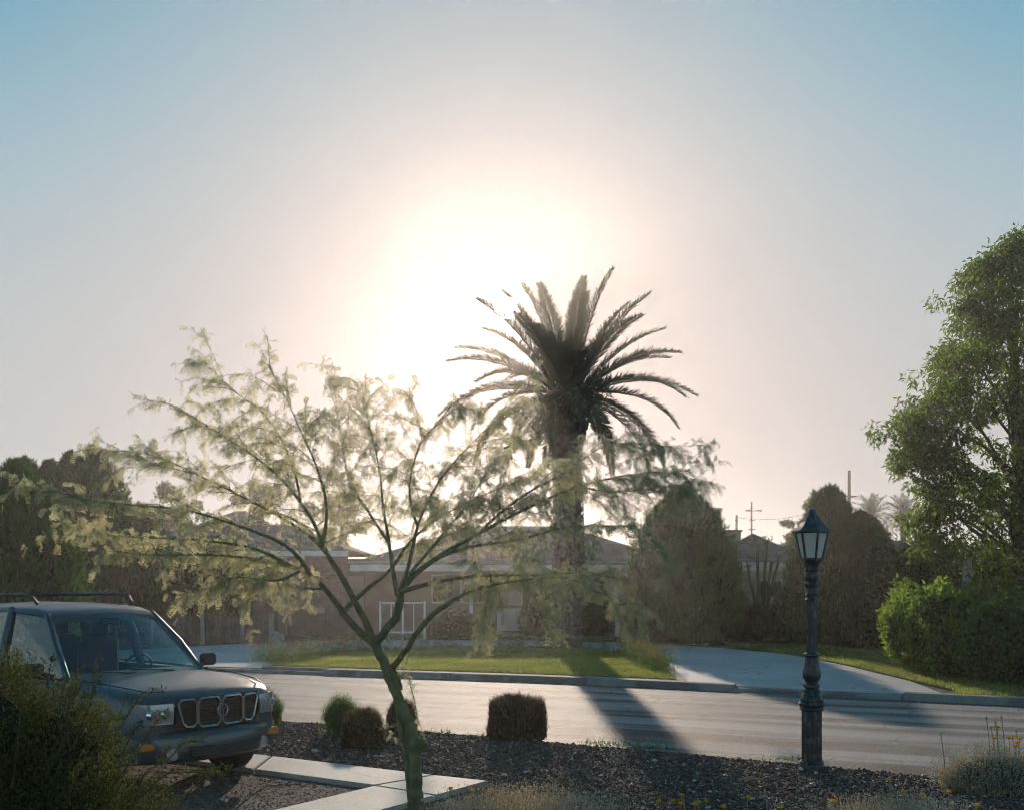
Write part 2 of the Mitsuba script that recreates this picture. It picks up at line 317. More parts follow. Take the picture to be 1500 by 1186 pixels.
grass('lawn_grass', lawn_poly, 60000, 0.083, R(1), 'grass_lit', 'sunlit green mown grass on the island round the palm', (0.04, 0.09))
strip = Polygon(G([(1390, 1010), (1330, 996), (1230, 972), (1150, 957), (1060, 948.5), (1060, 942), (1185, 944), (1330, 958), (1520, 975)], 0.05) + [kerb_at(1560), kerb_at(1470), kerb_at(1400)]).buffer(0)
put('side_lawn', sheet(strip.buffer(-0.05), 0.06, 0.05), 'turf', label='lawn soil right of the driveway', kind='structure')
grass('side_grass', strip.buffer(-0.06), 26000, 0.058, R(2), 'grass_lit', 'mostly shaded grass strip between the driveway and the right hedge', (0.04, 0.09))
front = Polygon(G([(440, 938), (560, 936.5), (760, 937), (900, 940.5), (980, 944.5), (1040, 946), (1040, 939), (900, 934), (760, 930), (560, 930), (450, 932)], 0.03)).buffer(0)
put('front_lawn', sheet(front, 0.06, 0.05), 'turf', label='lawn soil in front of the house', kind='structure')
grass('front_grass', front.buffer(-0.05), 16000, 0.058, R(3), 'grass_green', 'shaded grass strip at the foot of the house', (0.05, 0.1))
# near side: gravel yard with a mounded edge, path slabs
yard_near = Polygon(np.vstack([near_edge, [[60, -40], [-70, -40]]]))
put('gravel_yard', sheet(yard_near, 0.0, 0.1), 'gravel_bed', label='dark brown gravel front yard beside the street', kind='structure')
pA = [gnd(60, 1073)[:2], gnd(190, 1088)[:2], gnd(563, 1132.5)[:2], gnd(718, 1150)[:2]]
pathk = fresh('path'); labels[pathk] = {'label': 'pale concrete garden path turning a corner in the gravel', 'kind': 'structure'}
up = lambda x: gnd(x, 1088 + (x - 190) * (62 / 528.0))[:2]
lo0 = lambda x: gnd(x, 1107 + (x - 190) * (51 / 355.0))[:2]
tip, inner = gnd(718, 1150)[:2], gnd(548, 1157)[:2]
jA, jB = gnd(637, 1141)[:2], gnd(640, 1172)[:2]
far1, far2 = gnd(428, 1186.5)[:2], gnd(618, 1178)[:2]
ext = unit(far1 - inner)
slabs = [[up(40), up(190), lo0(175), lo0(20)], [up(190), up(398), lo0(372), lo0(175)], [up(398), jA, inner, lo0(372)], [jA, tip, jB, inner],
         [inner, jB, jB + ext * 1.5, inner + ext * 1.5], [inner + ext * 1.5, jB + ext * 1.5, jB + ext * 3.2, inner + ext * 3.2]]
for s in slabs:
    P = Polygon(s).buffer(-0.012, join_style=2)
    a = np.array(sheet(P, 0.05, 0.14)[0]); m = sheet(P, 0.042, 0.14); top = sheet(P.buffer(-0.012, join_style=2), 0.05, 0.05)
    put('slab', MB().add(m).add(top), 'concrete', pathk)
path_poly = Polygon(np.vstack([up(40), up(398), jA, tip, jB, jB + ext * 3.2, inner + ext * 3.2, inner, lo0(372), lo0(20)])).buffer(0.03)
fine = Polygon([lo0(20), lo0(372), inner, inner + ext * 3.2, (-9, 5), (-9, 11)]).buffer(0)
put('fine_gravel', sheet(fine.buffer(-0.02), 0.006, 0.03), 'soil_fine', label='fine brown grit filling the corner left of the path', kind='structure')
# pebbles, real stones joined per shade
ico = trimesh.creation.icosahedron(); octa = trimesh.creation.icosahedron()
oc_v = np.array([[1, 0, 0], [-1, 0, 0], [0, 1, 0], [0, -1, 0], [0, 0, 1], [0, 0, -1.]]); oc_f = np.array([[0, 2, 4], [2, 1, 4], [1, 3, 4], [3, 0, 4], [2, 0, 5], [1, 2, 5], [3, 1, 5], [0, 3, 5]])
def pebbles(q, size, rng, z=0.0):
    n = len(q); s = size[:, None] * np.stack([rng.uniform(.7, 1.2, n), rng.uniform(.5, 1.0, n), rng.uniform(.35, .7, n)], 1) * 0.5
    jit = 1 + rng.uniform(-.3, .3, (n, 6, 3))
    v = oc_v[None] * jit * s[:, None]
    a = rng.uniform(0, 2 * PI, n); tl = rng.uniform(-.5, .5, n)
    ca, sa, ct, st = np.cos(a)[:, None], np.sin(a)[:, None], np.cos(tl)[:, None], np.sin(tl)[:, None]
    x, y, w = v[..., 0], v[..., 1], v[..., 2]
    x, w = x * ct - w * st, x * st + w * ct
    v = np.stack([x * ca - y * sa, x * sa + y * ca, w], -1) + np.c_[q, s[:, 2] * 0.5 + z][:, None]
    return v.reshape(-1, 3), (oc_f[None] + (np.arange(n) * 6)[:, None, None]).reshape(-1, 3)
rng = R(11)
view = Polygon([(-6.5, 8.2), (5.8, 8.2), (7.5, 11.5), (7, 14), (-7.2, 20), (-9.5, 15)])
grav = yard_near.intersection(view).difference(path_poly).difference(fine)
q = scatter(grav, 76000, rng); size = np.clip(rng.lognormal(-3.7, .42, len(q)), .012, .08)
hump = 0.05 * meshkit.fbm(np.c_[q * 0.9, q[:, :1] * 0], 2)
kind = rng.choice(5, len(q), p=[.34, .27, .2, .12, .07])
names = ('gravel', 'gravel', 'gravel', 'gravel', 'gravel')
for i in range(5):
    s = kind == i
    put('gravel__stone' if i else 'gravel__stone', pebbles(q[s], size[s] * (1.1 if i < 3 else .9), rng, 0.0), STONE[i])
    labels['gravel__stone' + ('_%03d' % i if i else '')] = {'kind': 'stuff'}
labels['gravel'] = {'label': 'dark brown crushed gravel covering the front yard along the street', 'category': 'gravel', 'kind': 'stuff'}
q = scatter(fine.intersection(view), 26000, rng); size = np.clip(rng.lognormal(-4.2, .4, len(q)), .007, .035); kind = rng.choice(5, len(q), p=[.34, .28, .2, .15, .03])
for i in range(5):
    s = kind == i
    put('fine_grit__stone', pebbles(q[s], size[s], rng, 0.004), STONE[i]); labels['fine_grit__stone' + ('_%03d' % i if i else '')] = {'kind': 'stuff'}
labels['fine_grit'] = {'label': 'fine brown grit inside the corner of the path', 'category': 'gravel', 'kind': 'stuff'}
# ------------------------------------------------------------------ houses across the street
def hip(x0, x1, y0, y1, ze, zr, inset=None, th=0.12):
    """hip roof with its ridge along x; eave thickness th"""
    ym = (y0 + y1) / 2; i = (y1 - y0) / 2 if inset is None else inset
    v = np.array([[x0, y0, ze], [x1, y0, ze], [x1, y1, ze], [x0, y1, ze], [x0 + i, ym, zr], [x1 - i, ym, zr]], float)
    v = np.vstack([v, v[:4] - [0, 0, th]])
    f = [[0, 1, 5], [0, 5, 4], [1, 2, 5], [2, 3, 4], [2, 4, 5], [3, 0, 4], [0, 6, 7], [0, 7, 1], [1, 7, 8], [1, 8, 2], [2, 8, 9], [2, 9, 3], [3, 9, 6], [3, 6, 0], [6, 9, 8], [6, 8, 7]]
    return v, np.array(f)
def B(*a, **k): return MB().add(box(*a, **k))
def window(parent, x, y, z, w, h, pane='dark_pane', mull=1, frame='white_paint', d=0.06):
    m = MB(); t = 0.06
    for sx in (-1, 1): m.add(box(x + sx * (w / 2 - t / 2), y, z, t, d, h))
    for sz in (-1, 1): m.add(box(x, y, z + sz * (h / 2 - t / 2), w - 2 * t, d, t))
    for i in range(mull): m.add(box(x - w / 2 + w * (i + 1) / (mull + 1), y, z, 0.035, d * .8, h - 2 * t))
    k = put('window', m, frame, parent)
    put('pane', B(x, y + 0.01, z, w - 2 * t, 0.012, h - 2 * t), pane, k)
    return k
sc = lambda px, Y: (px - 750) / 1500.0 * Y
zz = lambda py, Y: CAM_H - (py - 855) / 1500.0 * Y
# main low house behind the palm
H = thing('ranch_house', 'long low ranch house with white fascia behind the palm tree', 'house')
Y0 = 37.0; xa, xb = sc(514, Y0), sc(1005, Y0); ze = zz(826, Y0)
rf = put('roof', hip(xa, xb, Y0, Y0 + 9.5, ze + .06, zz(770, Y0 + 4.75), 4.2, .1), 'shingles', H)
put('fascia', B((xa + xb) / 2, Y0 - .02, ze - .13, xb - xa + .06, .05, .24), 'white_paint', H)
put('gutter', MB().add(tube([[xa - .03, Y0 - .1, ze + .05], [xb + .03, Y0 - .1, ze + .05]], .05, 8)), 'metal_grey', H)
for px in (700, 735, 785, 840, 890, 925): put('gutter_bracket', B(sc(px, Y0), Y0 - .165, ze + .03, .04, .03, .12), 'metal_grey', H)
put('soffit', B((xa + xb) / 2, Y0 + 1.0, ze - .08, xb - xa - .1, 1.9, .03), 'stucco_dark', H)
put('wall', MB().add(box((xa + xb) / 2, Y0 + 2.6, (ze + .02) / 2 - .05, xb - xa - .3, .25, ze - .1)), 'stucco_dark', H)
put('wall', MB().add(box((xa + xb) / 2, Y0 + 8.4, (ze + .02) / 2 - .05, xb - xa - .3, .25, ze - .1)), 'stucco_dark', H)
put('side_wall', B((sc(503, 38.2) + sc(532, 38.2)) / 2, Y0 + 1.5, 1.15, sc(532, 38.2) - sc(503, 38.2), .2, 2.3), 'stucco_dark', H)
yw = Y0 + 2.45
def wx(px): return sc(px, yw)
window(H, (wx(733) + wx(766)) / 2, yw - .01, zz(864, yw), wx(766) - wx(733), 1.15, 'curtain', 1)
put('panel', B((wx(728) + wx(769)) / 2, yw - .03, zz(907, yw), wx(769) - wx(728), .06, .86), 'white_paint', H, label='pale panel below the entrance window')
window(H, (wx(790) + wx(806)) / 2, yw - .01, zz(852, yw), 1.1, .8, 'curtain', 0)
d = put('door', B((wx(864) + wx(884)) / 2, yw - .02, zz(885, yw), wx(884) - wx(864), .07, 2.05), 'wood_dark', H)
put('handle', B(wx(867), yw - .075, zz(889, yw), .04, .04, .12), 'metal_grey', d)
put('shutter_panel', B((wx(886) + wx(924)) / 2, yw - .04, zz(857, yw), wx(924) - wx(886), .05, 1.08), 'white_paint', H, label='pale boarded panel right of the dark doorway')
put('vent', B(wx(911), yw - .075, zz(847, yw), .2, .03, .2), 'void_dark', H)
window(H, wx(700), yw - .01, zz(862, yw), 1.4, 1.1, 'dark_pane', 1)
window(H, wx(655), yw - .01, zz(862, yw), 1.2, 1.1, 'dark_pane', 1)
for px, py in ((904, 934), (690, 931)):
    x = sc(px, Y0 + .25); m = MB().add(box(x, Y0 + .25, (ze - .1) / 2 + .01, .13, .13, ze - .16, .012)).add(box(x, Y0 + .25, .08, .2, .2, .14, .02)).add(box(x, Y0 + .25, ze - .2, .2, .2, .1, .02))
    put('porch_post', m, 'white_paint', H)
put('porch_floor', B((xa + xb) / 2, Y0 + 1.3, .045, xb - xa - .6, 2.3, .09), 'concrete', H)
put('chimney', MB().add(box(sc(1076, 41), 41.5, 3.6, .6, .6, 1.0)).add(box(sc(1076, 41), 41.5, 4.14, .7, .7, .08)), 'stucco_dark', rf)
# white porch railing left of the palm
RL = thing('porch_railing', 'low white porch railing seen between the mesquite limbs', 'railing')
yr = 36.2
for px in (557, 590, 622): put('post', B(sc(px, yr), yr, .72, .07, .07, 1.36, .01), 'white_paint', RL)
put('rail', B((sc(557, yr) + sc(622, yr)) / 2, yr, 1.34, sc(622, yr) - sc(557, yr) - .12, .05, .06), 'white_paint', RL)
put('rail', B((sc(557, yr) + sc(622, yr)) / 2, yr, .3, sc(622, yr) - sc(557, yr) - .12, .05, .06), 'white_paint', RL)
for px in np.linspace(573, 606, 3): put('baluster', B(sc(px, yr), yr, .815, .035, .035, .955), 'white_paint', RL)
# right wing with its own hip roof
W = thing('stucco_house', 'small stucco house with brown hip roof left of the street lamp', 'house')
Y1 = 38.0; xa, xb = sc(1052, Y1), sc(1192, Y1); ze = zz(821, Y1)
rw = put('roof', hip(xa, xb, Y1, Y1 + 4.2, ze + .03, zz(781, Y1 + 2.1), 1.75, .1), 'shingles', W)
put('fascia', B((xa + xb) / 2, Y1 - .02, ze - .2, xb - xa + .05, .05, .32), 'white_paint', W)
put('gutter', MB().add(tube([[xa - .03, Y1 - .09, ze + .02], [xb + .03, Y1 - .09, ze + .02]], .045, 8)), 'metal_grey', W)
for px in (1083, 1143): put('gutter_bracket', B(sc(px, Y1), Y1 - .14, ze - .04, .06, .05, .1), 'white_paint', W)
put('wall', B((xa + xb) / 2, Y1 + 2.0, (ze - .36) / 2, xb - xa - .3, 3.7, ze - .36), 'stucco', W)
window(W, sc(1130, Y1), Y1 + .13, zz(862, Y1), .9, .7, 'dark_pane', 1)
# low brick house on the left
L_ = thing('brick_house', 'low brick house with white fascia behind the left shrubs', 'house')
Y2 = 37.5; xa, xb = sc(128, Y2), sc(508, Y2); ze = zz(806, Y2)
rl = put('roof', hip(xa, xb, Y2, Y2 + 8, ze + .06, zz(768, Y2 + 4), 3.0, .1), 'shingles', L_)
put('fascia', B((xa + xb) / 2, Y2 - .02, ze - .1, xb - xa + .06, .05, .2), 'white_paint', L_)
put('wall', MB().add(box((xa + xb) / 2, Y2 + .9, (ze - .1) / 2, xb - xa - .25, .3, ze - .14)), 'brick_wall', L_)
put('wall', MB().add(box((xa + xb) / 2, Y2 + 7, (ze - .1) / 2, xb - xa - .25, .3, ze - .14)), 'brick_wall', L_)
yw = Y2 + .74
for px in (195, 285): window(L_, sc(px, yw), yw - .01, zz(865, yw), 1.7, 1.1, 'dark_pane', 1)
put('sill', B(sc(246, Y2 - .2), yw - .1, zz(896, yw), 1.3, .16, .1), 'white_paint', L_)
put('downspout', MB().add(tube([[sc(229, yw), yw - .06, ze - .2], [sc(229, yw), yw - .06, zz(858, yw)], [sc(226, yw), yw - .08, zz(862, yw)], [sc(236, yw), yw - .08, zz(872, yw)], [sc(236, yw), yw - .08, .25]], .045, 8)), 'white_paint', L_)
for i, z in enumerate(np.linspace(zz(846, yw), zz(832, yw), 4)): put('siding_board', B((sc(360, yw) + sc(500, yw)) / 2, yw - .025, z, sc(500, yw) - sc(360, yw), .05, .10, .008), 'wood_dark', L_)
put('pilaster', B(sc(415, yw), yw - .07, 1.25, .34, .13, 2.4), 'stucco_dark', L_)
put('vent_grate', B(sc(469, yw), yw - .02, zz(893, yw), .34, .04, .24), 'metal_grey', L_)
# gate and front wall
gt = thing('iron_gate', 'narrow barred iron gate beside the brick house', 'gate'); yg = 35.2
for px in (334, 371): put('post', B(sc(px, yg), yg, .98, .07, .07, 1.96), 'wire_black', gt)
for z in (.25, 1.8): put('rail', B((sc(334, yg) + sc(371, yg)) / 2, yg, z, sc(371, yg) - sc(334, yg) - .07, .03, .05), 'metal_grey', gt)
for px in np.linspace(338, 367, 8): put('bar', B(sc(px, yg), yg, 1.025, .022, .022, 1.5), 'metal_grey', gt)
fw = thing('board_fence', 'low dark board fence behind the parked vehicle', 'fence'); yf = 33.5
xs = np.linspace(sc(225, yf), sc(396, yf), 28); rng = R(5)
for i in range(27): put('board', B((xs[i] + xs[i + 1]) / 2, yf + rng.uniform(-.006, .006), .51, xs[i + 1] - xs[i] - .012, .03, .92 + rng.uniform(-.015, .015)), 'wood_dark', fw)
for px in (225, 298, 356, 398): put('post', B(sc(px, yf), yf - .085, .54, .13, .13, 1.06, .01), 'stucco_dark', fw)
put('rail', B((xs[0] + xs[-1]) / 2, yf + .05, .8, xs[-1] - xs[0], .05, .08), 'wood_dark', fw)
rk = trimesh.creation.icosphere(3, 0.26); rk.vertices *= 1 + .35 * (meshkit.fbm(rk.vertices * 5, 3)[:, None] - .5); rk.vertices = rk.vertices * [1.3, .8, .8] + [sc(403, 34.4), 34.4, .2]
put('boulder', rk, 'pale_bark', label='pale boulder at the foot of the brick house wall', cat='rock', smooth=40)
lw = put('garden_wall', B((sc(1044, 36.6) + sc(1186, 36.6)) / 2, 36.6, .14, sc(1186, 36.6) - sc(1044, 36.6), .22, .3, .02), 'white_paint', label='low white garden wall beyond the driveway', cat='wall')
# houses further back
def back_house(name, label, x0, x1, Y, pe, pr, wall, chim=None):
    h = thing(name, label, 'house'); e, r = zz(pe, Y), zz(pr, Y + 4)
    xa, xb = sc(x0, Y), sc(x1, Y)
    k = put('roof', hip(xa, xb, Y, Y + 8, e, r, 3, .15), 'shingles', h)
    put('wall', B((xa + xb) / 2, Y + 4, (e - .15) / 2, xb - xa - .8, 7.2, e - .15), wall, h)
    window(h, xa + 2.2, Y + .38, e - 1.2, 1.4, 1.0)
    if chim:
        px, top, w = chim; x = sc(px, Y + 2); zt = zz(top, Y + 2)
        put('chimney', MB().add(box(x, Y + 2, (e + zt) / 2, w, w, zt - e)).add(box(x, Y + 2, zt - .1, w + .1, w + .1, .2)), 'stucco', k)
back_house('chimney_house', 'far house whose pale chimney rises behind the round cypress', 985, 1100, 60, 800, 783, 'stucco', (1047, 744, .68))
back_house('hidden_house', 'far house whose pale chimney rises right of the lamp lantern', 1180, 1330, 60, 795, 772, 'stucco', (1227, 728, .68))
back_house('distant_house', 'distant house glimpsed through the left mesquite branches', 262, 392, 62, 778, 748, 'stucco')
# ------------------------------------------------------------------ poles and wires
def pole(label, px, top, Y, r, arms=(), lamp=()):
    k = thing('utility_pole', label, 'utility pole'); x = sc(px, Y); z1 = zz(top, Y)
    put('post', MB().add(tube([[x, Y, -.1], [x, Y, z1]], [r, r * .75], 8)), 'pole_wood', k)
    for z, w in arms: put('crossarm', B(x, Y - r - .03, zz(z, Y), w, .1, .1), 'pole_wood', k)
    return k
pole('tall bare utility pole rising between the right cypress and far palm', 1244, 689, 88, .17, ((727, 1.2),))
pole('short dark utility pole above the right house roof', 1079, 754, 95, .14)
sl = thing('street_lamp', 'distant double armed street lamp on a thin pole', 'street lamp'); Y = 95.
put('post', MB().add(tube([[sc(1101, Y), Y, -.1], [sc(1101, Y), Y, zz(734, Y)]], .07, 8)), 'pole_wood', sl)
for s, e in ((-1, 1096), (1, 1112)):
    put('arm', MB().add(tube([[sc(1101, Y), Y, zz(748, Y)], [sc(e, Y), Y, zz(747, Y)]], .045, 6)), 'pole_wood', sl)
    put('lamp_head', B(sc(e, Y), Y, zz(747.5, Y), .5, .25, .14, .03), 'metal_grey', sl)
put('crossarm', B(sc(1101, Y), Y - .1, zz(762, Y), .5, .08, .08), 'pole_wood', sl)
put('crossarm', B(sc(1101, Y), Y - .1, zz(775, Y), .6, .08, .08), 'pole_wood', sl)
def wire(label, a, b, sag):
    t = np.linspace(0, 1, 16)[:, None]; p = a * (1 - t) + b * t; p[:, 2] -= sag * 4 * (t * (1 - t))[:, 0]
    put('power_line', MB().add(tube(p, .018, 4)), 'wire_black', label=label, cat='cable')
wire('upper overhead wire between the two utility poles', np.array([sc(1079, 95), 95., zz(757, 95)]), np.array([sc(1244, 88), 87.7, zz(727, 88)]), .9)
wire('lower overhead wire running right from the tall pole', np.array([sc(1244, 88), 87.7, zz(728, 88)]), np.array([sc(1700, 80), 80., zz(745, 80)]), 1.2)
# ------------------------------------------------------------------ street lamp in the front yard
gl = gnd(1189, 1128); LX, LY = gl[0], gl[1]; q = 1 / 136.0
LP = thing('lamp_post', 'weathered black lantern lamp post standing in the gravel yard', 'lamp post')
def fluted(r0, z0, z1, n=12, depth=.012):
    pts = []
    for i in range(n * 4):
        a = 2 * PI * i / (n * 4); pts.append((math.cos(a) * (r0 - depth * (0, .5, 1, .5)[i % 4]), math.sin(a) * (r0 - depth * (0, .5, 1, .5)[i % 4])))
    v, f = sheet(pts, z1, z1 - z0); return v + [LX, LY, 0], f
LC = (LX, LY, 0)
put('plinth', MB().add(fluted(.108, .10, .645)).add(lathe([(.128, -.02), (.13, .05), (.122, .075), (.128, .09), (.115, .112), (.0, .113)], 32, LC)), 'lamp_iron', LP, smooth=30)
put('base_moulding', lathe([(.0, .64), (.112, .641), (.128, .66), (.118, .68), (.135, .70), (.138, .72), (.12, .74), (.128, .76), (.112, .785), (.105, .81), (.086, .84), (.09, .86), (.07, .885), (.09, .90), (.088, .92), (.068, .935), (.062, .95), (0, .951)], 32, LC), 'lamp_iron', LP, smooth=30)
put('vase', lathe([(.0, .94), (.06, .941), (.072, .96), (.094, 1.0), (.096, 1.04), (.08, 1.12), (.068, 1.2), (.07, 1.22), (.092, 1.235), (.09, 1.255), (.06, 1.265), (.056, 1.28), (.0, 1.281)], 32, LC), 'lamp_iron', LP, smooth=30)
put('shaft', MB().add(fluted(.057, 1.27, 1.84, 10, .006)), 'lamp_iron', LP, smooth=30)
put('collar', lathe([(0, 1.82), (.058, 1.821), (.07, 1.835), (.058, 1.85), (.057, 1.875), (.07, 1.89), (.058, 1.905), (.056, 1.96), (.075, 1.985), (.08, 2.0), (.07, 2.02), (.06, 2.03), (.072, 2.05), (.078, 2.09), (.066, 2.13), (.076, 2.15), (.066, 2.17), (.07, 2.21), (.085, 2.235), (0, 2.236)], 32, LC), 'lamp_iron', LP, smooth=30)
z0, z1, r0, r1, A0 = 2.235, 2.555, .105, .165, PI / 6 + .12
c6 = lambda r, z: np.array([[LX + r * math.cos(A0 + i * PI / 3), LY + r * math.sin(A0 + i * PI / 3), z] for i in range(6)])
bot, topv = c6(r0, z0 + .03), c6(r1, z1)
lan = put('lantern', MB().add(lathe([(0, z0), (r0 * .85, z0 + .001), (r0 * 1.08, z0 + .02), (r0 * 1.08, z0 + .045), (0, z0 + .046)], 6, LC, A0)), 'lamp_iron', LP)
for i in range(6): put('corner_bar', MB().add(tube([bot[i], topv[i]], .013, 6)), 'lamp_iron', lan)
m = MB()
for i in range(6): m.add(tube([topv[i], topv[(i + 1) % 6]], .012, 6))
put('top_frame', m, 'lamp_iron', lan)
for i in range(6):
    a, b, c, d_ = bot[i], bot[(i + 1) % 6], topv[(i + 1) % 6], topv[i]
    nn = unit(np.cross(b - a, d_ - a)); 
    put('pane', (np.array([a, b, c, d_]), np.array([[0, 1, 2], [0, 2, 3]])), 'frosted', lan)
put('roof', lathe([(0, z1 - .01), (.19, z1 - .009), (.205, z1 + .005), (.2, z1 + .02), (.15, z1 + .055), (.105, z1 + .11), (.07, z1 + .175), (.045, z1 + .225), (.03, z1 + .25), (0, z1 + .258)], 6, LC, A0), 'lamp_iron', lan)
# ------------------------------------------------------------------ generic planting
def pts_on(rng, n): return unit(rng.normal(size=(n, 3)))
def cypress(name, label, cat, x, y, H, Rr, prof, n, seed, m, lean=0.0, L=(.12, .26), W=(.035, .07), z0=0.0, group=None, lobes=7, peaks=1):
    """dense conifer: prof(t) radius share at height share t; flame-like sprays over an added near-black core that blocks light, with a short trunk"""
    rng = R(seed); k = thing(name, label, cat, group)
    put('trunk', MB().add(tube([[x, y, -.1], [x, y, H * .7]], [.14, .05], 8)), 'bark', k)
    ph = rng.uniform(0, 2 * PI, 4)
    def rad(t, a):
        b = prof(t) * Rr
        return b * (1 + .09 * np.sin(lobes * a + ph[0] + 5 * t) + .06 * np.sin(2 * a + ph[1]) + .07 * np.sin(15 * a + 17 * t + ph[2]))
    T_, A_ = np.meshgrid(np.linspace(0.0, .97, 26), np.arange(36) * 2 * PI / 36, indexing='ij')
    r = rad(T_, A_) * .84 * (.95 + .1 * rng.random(T_.shape))
    v = np.stack([x + r * np.cos(A_), y + r * np.sin(A_), z0 + T_ * H], -1).reshape(-1, 3)
    i, j = np.meshgrid(np.arange(25), np.arange(36), indexing='ij')
    qd = np.stack([i * 36 + j, i * 36 + (j + 1) % 36, (i + 1) * 36 + (j + 1) % 36, (i + 1) * 36 + j], -1).reshape(-1, 4)
    put('blocker_core', (v, qd), 'shade_core', k)
    # sprays grouped in flame-shaped clumps
    nc = n // 26; t = rng.random(nc) ** .85; a = rng.uniform(0, 2 * PI, nc); rr = rad(t, a) * rng.uniform(.86, 1.02, nc)
    c = np.stack([x + rr * np.cos(a), y + rr * np.sin(a), z0 + t * H], 1); out = np.stack([np.cos(a), np.sin(a), a * 0], 1)
    idx = np.repeat(np.arange(nc), 26); N = len(idx)
    up_ = rng.uniform(-.12, .34, N); o = rng.normal(0, .085, (N, 3)) * np.array([1, 1, .3]) * (1.1 - .9 * np.clip(up_ / .34, 0, 1))[:, None] * Rr ** .5
    p = c[idx] + o + np.array([0, 0, 1.0]) * up_[:, None] * .8 + out[idx] * (up_ * .12)[:, None]
    d = unit(np.array([0, 0, 1.0]) + out[idx] * rng.uniform(.05, .7, N)[:, None] + rng.normal(0, .3, (N, 3)))
    put('foliage', cards(p, d, out[idx] + rng.normal(0, .5, (N, 3)), rng.uniform(*L, N), rng.uniform(*W, N)), m, k)
    return k
drop = lambda t: np.interp(t, [0, .08, .3, .5, .7, .85, .95, 1], [.62, .84, 1.0, .93, .68, .4, .18, .02])
egg = lambda t: np.interp(t, [0, .06, .2, .42, .62, .8, .92, 1], [.7, .88, 1.0, 1.0, .88, .62, .33, .03])
cone = lambda t: np.interp(t, [0, .1, .3, .6, .85, 1], [.8, .95, 1.0, .72, .33, .02])
cypress('cypress', 'broad teardrop shaped cypress to the right of the palm', 'cypress', sc(1000, 34.5), 34.5, 4.95, 1.82, egg, 30000, 21, 'cypress_leaf')
cypress('cypress', 'rounded bright edged cypress at the left edge of the view', 'cypress', sc(22, 26), 26., 4.8, 1.5, drop, 26000, 22, 'cypress_leaf')
for px, top, Y, r, lab in ((40, 682, 41, 1.25, 'leftmost dark pointed cypress in the back row'), (72, 686, 42, 1.15, 'second dark cypress from the left in the back row'), (104, 675, 40, 1.2, 'third dark cypress from the left in the back row'), (138, 667, 38, 1.55, 'tallest dark cypress at the right end of the left back row')):
    cypress('dark_cypress', lab, 'cypress', sc(px, Y), float(Y), zz(top, Y), r, lambda t: np.interp(t, [0, .1, .4, .65, .85, .95, 1], [1, 1, 1, .85, .5, .22, .03]), 15000, 30 + px, 'dark_cypress_leaf', L=(.14, .3), W=(.05, .09))
cypress('clipped_tree', 'dark round topped evergreen just right of the left cypress row', 'tree', sc(176, 36), 36., zz(735, 36), 1.0, egg, 10000, 41, 'dark_cypress_leaf')
cypress('clipped_tree', 'dark rounded evergreen in front of the brick house roof', 'tree', sc(206, 36), 36., zz(752, 36), 1.25, egg, 10000, 42, 'dark_cypress_leaf')
cypress('clipped_tree', 'small dark evergreen left of the iron gate', 'tree', sc(316, 35), 35., zz(800, 35), 1.0, egg, 10000, 43, 'dark_cypress_leaf')
cypress('clipped_tree', 'dark evergreen against the middle of the brick house', 'tree', sc(262, 35.5), 35.5, zz(838, 35.5), .8, egg, 9000, 44, 'dark_cypress_leaf')
cypress('dark_cypress', 'dark cypress with twin tips rising right of the lantern', 'cypress', sc(1216, 33), 33., zz(726, 33), 1.42, lambda t: np.interp(t, [0, .1, .35, .6, .8, .92, 1], [.9, 1, 1, .8, .5, .26, .03]), 24000, 46, 'dark_cypress_leaf')
cypress('dark_cypress', 'slim dark cypress directly behind the lantern', 'cypress', sc(1199, 33.6), 33.6, zz(736, 33.6), .95, cone, 12000, 47, 'dark_cypress_leaf')
cypress('dark_cypress', 'dark evergreen below the tall utility pole', 'cypress', sc(1262, 34.5), 34.5, zz(762, 34.5), 1.3, egg, 16000, 48, 'dark_cypress_leaf')
def bush(name, label, cat, blobs, n, seed, m, L, W, core='shade_core', stems=0, base=None, group=None, coreS=.78, hang=0.2, stem_m='bark'):
    """leafy shrub: blobs (x, y, z, rx, ry, rz); leaves lie through the outer shell, over an added near-black core that shades the inside"""
    rng = R(seed); k = thing(name, label, cat, group); vol = np.array([b[3] * b[4] + b[4] * b[5] for b in blobs]); vol = vol / vol.sum(); mb = MB(); P, D = [], []
    for b, w in zip(blobs, vol):
        c, r = np.array(b[:3]), np.array(b[3:]); s = trimesh.creation.icosphere(2); vv = s.vertices * r * coreS * (1 + .3 * (meshkit.noise(s.vertices * 2.5 + c) - .5))[:, None]
        vv = vv + c; vv[:, 2] = np.maximum(vv[:, 2], .01)
        if core: mb.add(vv, s.faces)
        N = int(n * w); u = pts_on(rng, N); lump = .72 + .5 * meshkit.noise(u * 2.6 + c * 3, 4) ; rr = lump * rng.uniform(.78, 1.1, N)
        p = c + u * r * rr[:, None]; ok = p[:, 2] > .02; P.append(p[ok]); D.append(u[ok])
    P, D = np.vstack(P), np.vstack(D); N = len(P)
    if core: put('blocker_mass', mb, core, k)
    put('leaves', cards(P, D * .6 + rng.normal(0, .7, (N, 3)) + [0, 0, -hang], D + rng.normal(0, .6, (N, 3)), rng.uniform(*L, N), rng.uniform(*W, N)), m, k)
    if stems and base is not None:
        sb = MB()
        for i in range(stems):
            e = P[rng.integers(N)]; t = np.linspace(0, 1, 5)[:, None]; b0 = np.array(base) + rng.normal(0, .05, 3) * [1, 1, 0]
            sb.add(tube(b0 * (1 - t) + e * t + rng.normal(0, .02, (5, 3)) * np.sin(PI * t), np.linspace(.012, .004, 5), 5))
        put('stems', sb, stem_m, k)
    return k
